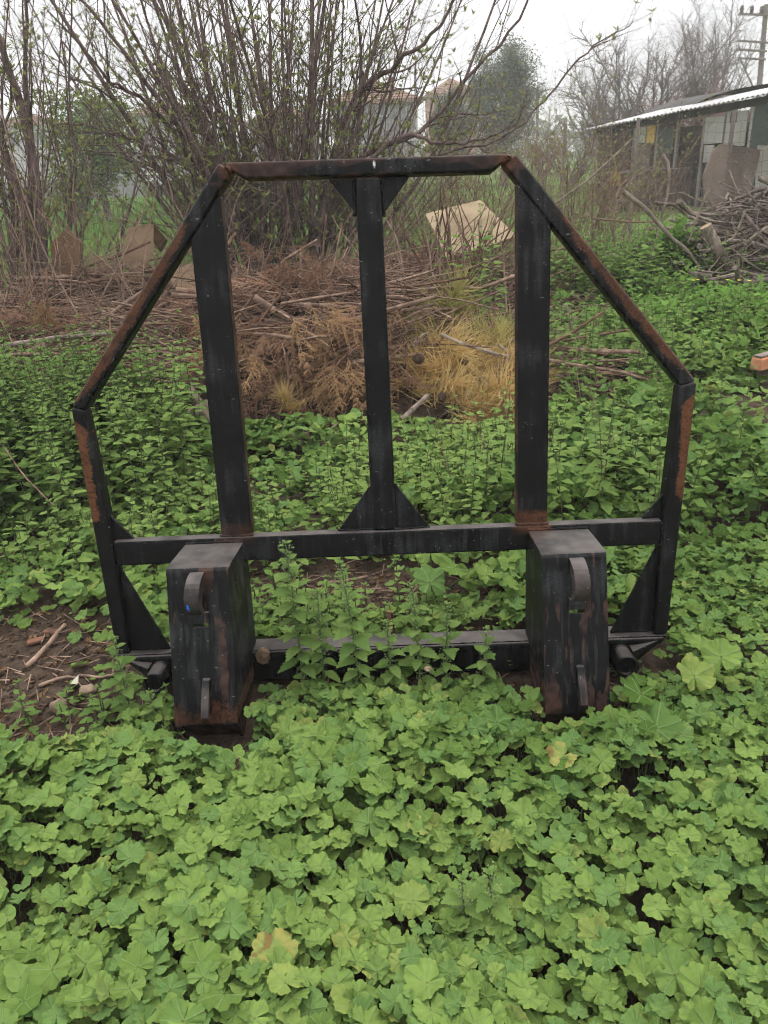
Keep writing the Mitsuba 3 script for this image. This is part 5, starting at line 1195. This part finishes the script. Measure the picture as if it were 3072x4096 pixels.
for s in (-0.06, 1.16, 1.97, 2.62, 3.44, 4.08, 4.76, 6.2):
    add('post', wbox(s - 0.035, s + 0.035, 0.0, roofz(s) - 0.05, 0.03, 0.10), 'pole_wood' if s != 4.76 else 'panel_white', shed)
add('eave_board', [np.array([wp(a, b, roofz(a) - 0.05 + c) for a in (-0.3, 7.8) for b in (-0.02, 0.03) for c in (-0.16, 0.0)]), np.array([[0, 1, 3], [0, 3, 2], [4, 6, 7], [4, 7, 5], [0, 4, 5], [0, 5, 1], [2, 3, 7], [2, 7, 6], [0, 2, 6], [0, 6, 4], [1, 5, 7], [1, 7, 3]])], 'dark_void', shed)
def corrugated(s0, s1, t0, t1, zf, wave=0.13, amp=0.018, n=None, th=0.006):
    n = int((s1 - s0) / wave * 8); ss = np.linspace(s0, s1, n); V = []
    for off in (0, -th):
        for t in (t0, t1):
            V.append(np.array([wp(s, t, zf(s, t) + amp * math.sin(2 * math.pi * s / wave) + off) for s in ss]))
    V = np.vstack(V); i = np.arange(n - 1); q = []
    for a, b, fl in ((0, n, 0), (2 * n, 3 * n, 1), (0, 2 * n, 1), (n, 3 * n, 0)):
        x = np.stack([a + i, a + i + 1, b + i + 1, b + i], 1); q.append(x if not fl else x[:, ::-1])
    q = np.vstack(q); return V, np.vstack([q[:, [0, 1, 2]], q[:, [0, 2, 3]]])
for j in range(8):
    s0 = -0.42 + j * 1.02
    add('roof_sheet', corrugated(s0, s0 + 1.05, -0.28 - 0.02 * (j % 2), 2.6, lambda s, t, j=j: roofz(s) + 0.15 * t + 0.004 * (j % 2)), 'roof_sheet', shed, smooth=50)
# the dark arched roof behind
n = 26; an = np.linspace(math.pi, 0.0, n); V = []
for yy in (23.4, 27.5):
    V += [[11.4 + 3.1 * math.cos(a), yy + 0.25 * math.cos(a), 1.90 + 0.92 * math.sin(a) ** 0.9] for a in an]
V = np.array(V); i = np.arange(n - 1); q = np.stack([i, i + 1, n + i + 1, n + i], 1)
bs = thing('arched_barn', 'dark barrel-roofed shelter behind the corrugated shed', 'barn')
Vt = np.vstack([V, V - [0, 0, 0.06]]); Ft = np.vstack([q[:, [0, 1, 2]], q[:, [0, 2, 3]]]); add('roof', (Vt, np.vstack([Ft, Ft[:, ::-1] + 2 * n])), 'dark_sheet', bs, smooth=40)
for x in (8.45, 11.4, 14.35): add('post', box((x - 0.06, 23.5, 0), (x + 0.06, 23.62, 1.95 if x != 11.4 else 2.7)), 'pole_wood', bs)
add('rear_wall', box((8.4, 27.3, 0.0), (14.4, 27.4, 1.9)), 'dark_void', bs)

# low palisade, yellow board, leaning slab
pal = thing('low_palisade', 'low dark purple-brown picket fence in front of the shed', 'fence')
for i in range(20):
    x = 5.62 + i * 0.10; y = 20.05 - i * 0.012
    v, f = rbox((0.082, 0.022, 0.92 + RNG.uniform(-0.03, 0.03)), 0.004); add('picket', (v + [x, y, 0.50], f), 'panel_brown', pal)
for z in (0.32, 0.93):
    v, f = rbox((2.0, 0.04, 0.06), 0.006); add('rail', (v + [6.57, 19.985, z], f), 'pole_wood', pal)
board('yellow_board', [(5.42, 19.0, 0.99), (5.64, 18.98, 0.98), (5.66, 18.98, 0.70), (5.43, 19.0, 0.71)], 0.02, 'panel_yellow', 'small yellow board before the low palisade', 'board')
board('leaning_slab', [(5.65, 14.0, 1.39), (5.76, 14.0, 1.46), (6.0, 14.02, 1.42), (6.41, 14.0, 1.345), (6.37, 13.95, 1.08), (6.30, 13.9, 0.80), (6.22, 13.85, 0.42), (5.60, 13.85, 0.42), (5.50, 13.95, 1.0)], 0.07, 'concrete', 'rough grey-brown slab leaning behind the wire fence', 'slab')
board('white_sheet', [(6.82, 15.0, 1.40), (7.9, 15.2, 1.36), (7.9, 15.2, 0.3), (6.92, 15.0, 0.3)], 0.02, 'panel_white', 'whitish sheet standing right of the leaning slab', 'sheet')
fence = thing('wire_fence', 'sagging rusty wire mesh fence in front of the shed', 'fence')
F0, F1 = np.array([3.9, 17.3]), np.array([6.9, 12.2]); FLn = float(np.linalg.norm(F1 - F0))
def fp(s, z): 
    q = F0 + (F1 - F0) * s / FLn; return [q[0] + 0.03 * math.sin(s * 2.1 + z), q[1], z + 0.035 * math.sin(s * 1.3) - 0.02 * math.sin(s * 3.1 + z)]
wires = []
for z in np.arange(0.28, 1.86, 0.155): wires.append(tube([fp(s, z) for s in np.linspace(0, FLn, 40)], 0.0030, 4, False))
for s in np.arange(0.05, FLn, 0.155): wires.append(tube([fp(s + 0.03 * math.sin(z * 4 + s * 5), z) for z in np.linspace(0.26, 1.84, 9)], 0.0027, 4, False))
tag(add('wire_mesh', cat_mesh(wires), 'wire', fence, smooth=True), kind='stuff')
for s in (0.1, 2.0, 3.9, 5.8):
    p = fp(s, 0); add('post', tube([[p[0], p[1] + 0.05, -0.1], [p[0] + 0.01, p[1] + 0.05, 1.95]], 0.035, 8), 'pole_wood', fence, smooth=50)

# ------------------------------------------------------------------ meadow grass behind the shrub
def blades(n, x0, x1, y0, y1, h, w, name, label):
    x, y = RNG.uniform(x0, x1, n), y0 + (y1 - y0) * RNG.random(n) ** 1.6
    v = np.array([[-0.5, 0, 0], [0.5, 0, 0], [0.3, 0.10, 0.6], [-0.3, 0.10, 0.6], [0, 0.35, 1.0]]); f = np.array([[0, 1, 2], [0, 2, 3], [3, 2, 4]])
    hh = h * RNG.uniform(0.5, 1.4, n) * (1 + (y - y0) / 30); V = (np.einsum('kij,nj->kni', euler(RNG.normal(0, 0.25, n), RNG.normal(0, 0.25, n), RNG.uniform(0, 6.3, n)), v) * np.stack([hh * w, hh * w + hh * 0.6, hh], 1)[:, None] + np.stack([x, y, ground_z(x, y) - 0.01], 1)[:, None]).reshape(-1, 3)
    F = (f[None] + (np.arange(n) * 5)[:, None, None]).reshape(-1, 3)
    U = (np.full((1, 5, 2), 0.5) + cells(n)[:, None]).reshape(-1, 2)
    tag(add(name, (V, F), 'grass_blade', smooth=True, uv=U), label, 'grass', kind='stuff')
blades(28000, -16, 3, 11.5, 44, 0.14, 0.16, 'meadow_grass', 'bright green meadow seen through the shrub')

# ------------------------------------------------------------------ trees far off
def crown_tree(name, label, c, r, h0, h1, n, lsize, leaf_mat, rng, trunk_r=0.12, group=None, clumps=70, cat='tree'):
    t = thing(name, label, cat, group)
    cx, cy = c; z0 = float(ground_z(cx, cy))
    tr = wander((cx, cy, z0 - 0.1), (0.03, 0, 1), (h0 + h1) / 2 - 0.0, 9, 0.05, 0.05, rng)
    add('trunk', tube(tr, np.linspace(trunk_r, trunk_r * 0.4, 10), 9), 'shrub_bark', t, smooth=True)
    ctr, lim = [], []
    for i in range(clumps):
        u = rng.normal(0, 1, 3); u /= np.linalg.norm(u); q = rng.uniform(0.35, 1.0) ** 0.6
        p = np.array([cx, cy, (h0 + h1) / 2]) + u * q * np.array([r, r, (h1 - h0) / 2]) * (0.65 + 0.6 * rng.random())
        ctr.append(p)
        if i % 2 == 0:
            s = tr[int(rng.integers(4, 10))]; m = (s + p) / 2 + rng.normal(0, 0.1 * r, 3); lim.append(tube([s, m, p], [trunk_r * 0.3, trunk_r * 0.2, trunk_r * 0.06], 5, False))
    add('limbs', cat_mesh(lim), 'shrub_bark', t, smooth=True)
    ctr = np.array(ctr); w = rng.integers(clumps, size=n)
    P = ctr[w] + rng.normal(0, 1, (n, 3)) * r * 0.20 * rng.uniform(0.6, 1.2, clumps)[w][:, None]
    lv = np.array([[0, 0, 0], [0.28, 0.45, 0.05], [0, 1, -0.1], [-0.28, 0.45, 0.05]]); lf = np.array([[0, 1, 2], [0, 2, 3]])
    V, F, U = place(lv, lf, euler(rng.normal(0, 0.6, n), rng.normal(0, 0.6, n), rng.uniform(0, 6.3, n)), P, lsize * rng.uniform(0.6, 1.3, n), np.full((4, 2), 0.5), cells(n))
    tag(add('crown', (V, F), leaf_mat, t, uv=U), kind='stuff')
    return t
rt = np.random.default_rng(303)
crown_tree('leafy_tree', 'light green tree in leaf seen left through the shrub branches', (-8.45, 27.5), 1.30, 1.25, 3.9, 5200, 0.17, 'tree_leaf', rt, 0.13)
crown_tree('leafy_tree', 'dark green bushy growth at the foot of the light green tree', (-9.1, 27.0), 0.85, 0.25, 1.9, 2200, 0.15, 'tree_leaf', rt, 0.06, cat='bush')
crown_tree('grey_conifer', 'tall grey-green conifer rising behind the right corner of the frame', (6.35, 40.0), 1.55, 0.8, 6.3, 34000, 0.105, 'conifer_leaf', rt, 0.17, clumps=90)
crown_tree('grey_conifer', 'smaller grey-green tree left of the tall conifer', (4.1, 42.0), 1.1, 0.8, 4.0, 12000, 0.12, 'conifer_leaf', rt, 0.12)
crown_tree('hedge_bush', 'dark hedge bush at the foot of the boundary wall', (-11.5, 47.5), 1.3, 0.1, 0.9, 1800, 0.20, 'tree_leaf', rt, 0.05, 'hedge bushes along the wall', 40, 'bush')
crown_tree('hedge_bush', 'dark hedge bush right below the blue container', (-8.6, 46.5), 1.2, 0.1, 1.2, 1800, 0.20, 'tree_leaf', rt, 0.05, 'hedge bushes by the car', 40, 'bush')

def bare_tree(name, label, x, y, h, spread, n, r, matl, rng, tw=1.0, nb=5, jig=0.10, fork=0.25, tx=0.5):
    n = int(n * 1.7)
    mains = []
    z = float(ground_z(x, y)); tr = wander((x, y, z - 0.1), (0, 0, 1), h * fork, 5, 0.06, 0.1, rng)
    mains.append((tr, r, r * 0.8))
    for i in range(n):
        a = rng.uniform(0, 6.28); s = tr[int(rng.integers(2, 6))]
        mains.append((wander(s, (spread * math.cos(a), spread * math.sin(a), 1.0), h * (1 - fork) * rng.uniform(0.6, 1.1), 10, jig, 0.05, rng), r * 0.45, r * 0.10))
    return grow(name, label, 'tree', mains, matl, matl, None, 0, rng, (nb, tx * h * 0.22), (5, 0.11 * h), main_name='limb', twr=1.9 * tw, sides=5, seg=3)
bare_tree('bare_tree', 'bare grey tree with a dark trunk left above the shed roof', 9.1, 32.0, 5.5, 0.95, 12, 0.11, 'far_twig', rt, 0.9, 14)
bare_tree('bare_tree', 'wide bare grey tree in the middle above the shed roof', 11.0, 33.0, 6.3, 1.0, 17, 0.12, 'far_twig', rt, 0.9, 14)
bare_tree('bare_tree', 'bare tree with straight whips right above the shed roof', 12.6, 31.5, 6.4, 0.40, 16, 0.08, 'far_twig', rt, 0.8, 12, 0.04, 0.2)
bare_tree('red_twigged_tree', 'reddish-twigged bare tree low behind the shed roof', 10.6, 28.5, 3.7, 1.0, 16, 0.08, 'red_twig', rt, 0.8, 15)
bare_tree('red_twigged_tree', 'second reddish bare tree right behind the shed roof', 12.4, 29.0, 3.9, 0.9, 13, 0.08, 'red_twig', rt, 0.8, 15)
bare_tree('bare_tree', 'small pale bare tree at the left end of the shed', 7.1, 29.5, 3.1, 1.0, 12, 0.07, 'far_twig', rt, 0.9, 8)
bare_tree('bare_tree', 'brown bare bush below the tall conifer', 7.4, 36.0, 2.7, 0.9, 14, 0.07, 'red_twig', rt, 0.9, 8)

# ------------------------------------------------------------------ houses, wall, car, poles
def hip_roof(x0, x1, y0, y1, z0, z1, ov=0.4):
    x0, x1, y0, y1 = x0 - ov, x1 + ov, y0 - ov, y1 + ov; d = (y1 - y0) / 2; ym = (y0 + y1) / 2; r = min(d, (x1 - x0) / 2 - 0.2)
    v = np.array([[x0, y0, z0], [x1, y0, z0], [x1, y1, z0], [x0, y1, z0], [x0 + r, ym, z1], [x1 - r, ym, z1], [x0, y0, z0 - 0.14], [x1, y0, z0 - 0.14], [x1, y1, z0 - 0.14], [x0, y1, z0 - 0.14]])
    return v, np.array([[0, 1, 5], [0, 5, 4], [1, 2, 5], [2, 3, 4], [2, 4, 5], [3, 0, 4], [6, 8, 7], [6, 9, 8], [6, 7, 1], [6, 1, 0], [7, 8, 2], [7, 2, 1], [8, 9, 3], [8, 3, 2], [9, 6, 0], [9, 0, 3]])
def tile_rows(x0, x1, y0, z0, z1, ov, depth, rows=9):
    """raised courses on the front slope of a hip roof"""
    V, F, n = [], [], 0; x0, x1, y0 = x0 - ov, x1 + ov, y0 - ov
    for i in range(rows):
        t0, t1 = i / rows, (i + 0.96) / rows
        def P(t, e, up): return [[(x0 + depth * t) + e, y0 + depth * t, z0 + (z1 - z0) * t + up]] + [[(x1 - depth * t) - e, y0 + depth * t, z0 + (z1 - z0) * t + up]]
        v = P(t0, 0.05, 0.10) + P(t1, 0.05, 0.035) + P(t0, 0.05, 0.02); V += v; F += [(n, n + 1, n + 3), (n, n + 3, n + 2), (n + 4, n + 5, n + 1), (n + 4, n + 1, n)]; n += 6
    return np.array(V), np.array(F)
def house(label, x0, x1, y0, y1, ze, zr, wall, wins, chim=None, sill=None, name='tiled_house', white_corner=False, ov=0.4):
    h = thing(name, label, 'house')
    add('wall', box((x0, y0, -0.3), (x1, y1, ze - 0.15)), wall, h)
    r = add('roof', hip_roof(x0, x1, y0, y1, ze, zr, ov), 'roof_tile', h)
    add('tile_courses', tile_rows(x0, x1, y0, ze, zr, ov, (y1 - y0) / 2 + ov), 'roof_tile', r)
    if chim: add('chimney', box((chim[0], y0 + 1.8, ze), (chim[1], y0 + 2.4, chim[2])), 'house_pink', r)
    for wx0, wx1, wz0, wz1 in wins:
        w = add('window', wbox2(wx0, wx1, wz0, wz1, y0), 'house_white', h)
        add('pane', box((wx0 + 0.07, y0 - 0.052, wz0 + 0.07), ((wx0 + wx1) / 2 - 0.03, y0 - 0.046, wz1 - 0.07)), 'window_pane', w)
        add('pane', box(((wx0 + wx1) / 2 + 0.03, y0 - 0.052, wz0 + 0.07), (wx1 - 0.07, y0 - 0.046, wz1 - 0.07)), 'window_pane', w)
    if sill: add('string_course', box((x0 - 0.05, y0 - 0.10, sill - 0.12), (x1 + 0.05, y0, sill)), 'house_white', h)
    if white_corner:
        for cx in (x0, x1 - 0.25): add('corner_post', box((cx, y0 - 0.06, -0.3), (cx + 0.25, y0 - 0.001, ze - 0.16)), 'house_white', h)
    return h
def wbox2(x0, x1, z0, z1, y): return box((x0, y - 0.045, z0), (x1, y, z1))
house('grey house with orange tiled roof and white corners behind the shrub', -1.95, 3.35, 55.0, 61.0, 4.62, 6.0, 'house_grey', [(-0.4, 0.25, 3.75, 4.4), (0.95, 1.62, 3.75, 4.4), (2.62, 3.05, 3.55, 4.25), (-1.3, -0.7, 0.8, 1.9), (1.2, 1.9, 0.8, 1.9)], (1.62, 2.0, 6.05), 2.42, white_corner=True)
house('brown-walled house with tiled roof right of the grey house', 5.6, 9.7, 75.0, 80.0, 6.0, 7.3, 'house_pink', [(6.2, 6.9, 4.2, 5.2), (8.2, 8.9, 4.2, 5.2)])
house('pale house under a brown roof at the far left', -29.5, -24.6, 70.0, 76.0, 5.15, 5.95, 'house_white', [(-28.3, -27.4, 3.5, 4.6), (-26.3, -25.5, 3.5, 4.6)])
house('white house glimpsed behind the left branches of the shrub', -16.5, -11.9, 62.0, 68.0, 4.95, 6.0, 'house_white', [(-15.6, -14.8, 2.9, 4.0), (-13.6, -12.8, 2.9, 4.0)])
house('low white house glimpsed through the middle of the shrub', -8.6, -3.6, 66.0, 71.0, 4.2, 5.4, 'house_white', [(-7.8, -7.0, 2.4, 3.5), (-5.4, -4.6, 2.4, 3.5)])
bw = thing('boundary_wall', 'low lilac-grey rendered wall at the end of the meadow', 'wall')
add('wall', box((-24, 50.0, -0.2), (-9.3, 50.25, 1.16)), 'house_grey', bw)
add('coping', box((-24.05, 49.95, 1.165), (-9.25, 50.30, 1.22)), 'house_white', bw)
# white car beside the blue container
car = thing('parked_car', 'white car parked behind the shrub beside the blue container', 'car')
prof = [(-2.0, 0.35), (-2.05, 0.75), (-1.85, 0.95), (-1.05, 1.02), (-0.55, 1.45), (0.75, 1.48), (1.45, 1.05), (2.0, 0.98), (2.08, 0.60), (2.0, 0.32)]
v, f = extr(prof, 0, 1.65, 'y'); body = m3.Manifold(m3.Mesh(np.asarray(v, np.float32), np.asarray(f, np.uint32)))
cpos = np.array([-9.7, 45.6, 0.55])
add('body', (v + cpos, f), 'car_paint', car, smooth=30)
for nm, pr in (('windscreen', [(0.82, 1.42), (1.38, 1.08), (1.30, 1.06), (0.76, 1.40)]), ('rear_window', [(-0.60, 1.40), (-1.0, 1.06), (-0.92, 1.04), (-0.54, 1.38)])):
    v, f = extr(pr, 0.12, 1.53, 'y'); add(nm, (v + cpos + [0, 0, 0.015], f), 'window_pane', car)
for pr in ([(-0.48, 1.38), (-0.85, 1.06), (0.05, 1.06), (0.05, 1.40)], [(0.12, 1.40), (0.12, 1.06), (1.15, 1.06), (0.72, 1.40)]):
    v, f = extr(pr, -0.008, 0.002, 'y'); add('side_window', (v + cpos, f), 'window_pane', car)
for wx in (-1.3, 1.32):
    m = trimesh.creation.cylinder(0.32, 0.2, sections=20); q = np.array(m.vertices)[:, [0, 2, 1]]; w = add('wheel', (q + cpos + [wx, 0.10, 0.32], np.array(m.faces)[:, ::-1]), 'tyre', car, smooth=40)
    m = trimesh.creation.cylinder(0.19, 0.03, sections=16); q = np.array(m.vertices)[:, [0, 2, 1]]; add('rim', (q + cpos + [wx, -0.012, 0.32], np.array(m.faces)[:, ::-1]), 'roof_sheet', w, smooth=40)
m = trimesh.creation.cylinder(0.42, 0.85, sections=24); dk = thing('blue_barrel', 'bright blue barrel on a white base behind the shrub', 'barrel')
add('drum', (np.array(m.vertices) + [-7.7, 45.0, 2.10], np.array(m.faces)), 'blue_plastic', dk, smooth=40)
for z in (1.86, 2.30):
    m = trimesh.creation.cylinder(0.436, 0.05, sections=24); add('hoop', (np.array(m.vertices) + [-7.7, 45.0, z], np.array(m.faces)), 'blue_plastic', dk, smooth=40)
v, f = rbox((1.5, 1.2, 1.62), 0.03); add('base', (v + [-7.7, 45.1, 0.86], f), 'house_white', dk)

pole = thing('utility_pole', 'pale lattice of cross-arms on a leaning utility pole at the upper right', 'utility pole')
add('mast', tube([(18.05, 40, -0.2), (17.91, 40, 3.47), (17.74, 40, 6.75)], [0.14, 0.12, 0.10], 10), 'pole_wood', pole, smooth=50)
for x0, x1, z0, z1, r in ((16.5, 19.0, 6.42, 6.26, 0.05), (16.6, 17.95, 5.42, 5.28, 0.045), (16.6, 17.95, 5.08, 4.95, 0.045), (16.7, 17.95, 4.74, 4.64, 0.045)):
    add('cross_arm', tube([(x0, 39.82, z0), (x1, 39.82, z1)], r, 6), 'pole_wood', pole)
add('brace', tube([(16.81, 39.80, 4.70), (17.80, 39.85, 3.20)], 0.04, 6), 'pole_wood', pole)
for i, x in enumerate((16.62, 17.06, 17.49, 17.95, 18.4)):
    z = 6.44 - (x - 16.5) * 0.064
    prof = [(0.0, 0), (0.05, 0), (0.10, 0.04), (0.06, 0.09), (0.11, 0.14), (0.06, 0.20), (0.09, 0.25), (0.0, 0.30)]
    m = trimesh.creation.revolve(np.array(prof), sections=10); add('insulator', (np.array(m.vertices) + [x, 39.82, z + 0.02], np.array(m.faces)), 'insulator', pole, smooth=40)
p2 = thing('utility_pole', 'thin far utility pole between the conifer and the bare trees', 'utility pole')
add('mast', tube([(11.9, 60, -0.2), (11.81, 60, 5.25)], 0.11, 8), 'pole_wood', p2, smooth=50)
add('cross_arm', tube([(11.2, 59.9, 5.0), (12.4, 59.9, 5.0)], 0.05, 6), 'pole_wood', p2)
def wirespan(a, b, sag, label):
    t = np.linspace(0, 1, 24)[:, None]; p = np.array(a) * (1 - t) + np.array(b) * t; p[:, 2] -= sag * 4 * (t * (1 - t))[:, 0]
    k = key_for('power_line'); scene[k] = ply(tube(p, 0.014, 4), 'insulator', smooth=True); tag(k, label, 'power line')
wirespan((11.3, 59.9, 5.05), (16.65, 39.82, 5.42), 0.35, 'upper power line between the two poles')
wirespan((12.3, 59.9, 5.05), (16.65, 39.82, 5.08), 0.35, 'lower power line between the two poles')
wirespan((11.3, 59.9, 5.05), (-12.0, 75.0, 7.2), 0.6, 'power line running left from the far pole')
# far tree line closing the horizon
ft = []
n = 5200; a = rt.uniform(-0.95, 0.95, n); rr = rt.uniform(120, 175, n); hh = rt.uniform(0, 1, n) ** 1.2 * (3.0 + 4.0 * meshkit.noise(np.stack([a * 14, a * 0, a * 0], -1), 5))
lv = np.array([[0, 0, 0], [0.35, 0.45, 0.1], [0, 1, -0.1], [-0.35, 0.45, 0.1]]); lf = np.array([[0, 1, 2], [0, 2, 3]])
V, F, U = place(lv, lf, euler(rt.normal(0, 0.8, n), rt.normal(0, 0.8, n), rt.uniform(0, 6.3, n)), np.stack([rr * np.sin(a), rr * np.cos(a), hh], 1), rt.uniform(1.0, 2.4, n), np.full((4, 2), 0.5), cells(n))
tag(add('far_wood', (V, F), 'conifer_leaf', uv=U), 'hazy line of trees along the horizon', 'wood', kind='stuff')
# ------------------------------------------------------------------ thin mist over the fields
HAZE = 0.0025
if HAZE:
    scene['mist'] = {'type': 'homogeneous', 'albedo': {'type': 'rgb', 'value': [0.985, 0.985, 0.985]}, 'sigma_t': HAZE}
    scene['haze'] = {'type': 'cube', 'to_world': T().translate([0, 30, 3.4]).scale([200, 205, 4.6]), 'bsdf': {'type': 'null'}, 'interior': {'type': 'ref', 'id': 'mist'}}
    scene['camera']['medium'] = {'type': 'ref', 'id': 'mist'}
    tag('haze', 'thin pale mist over the fields', 'haze', kind='stuff')
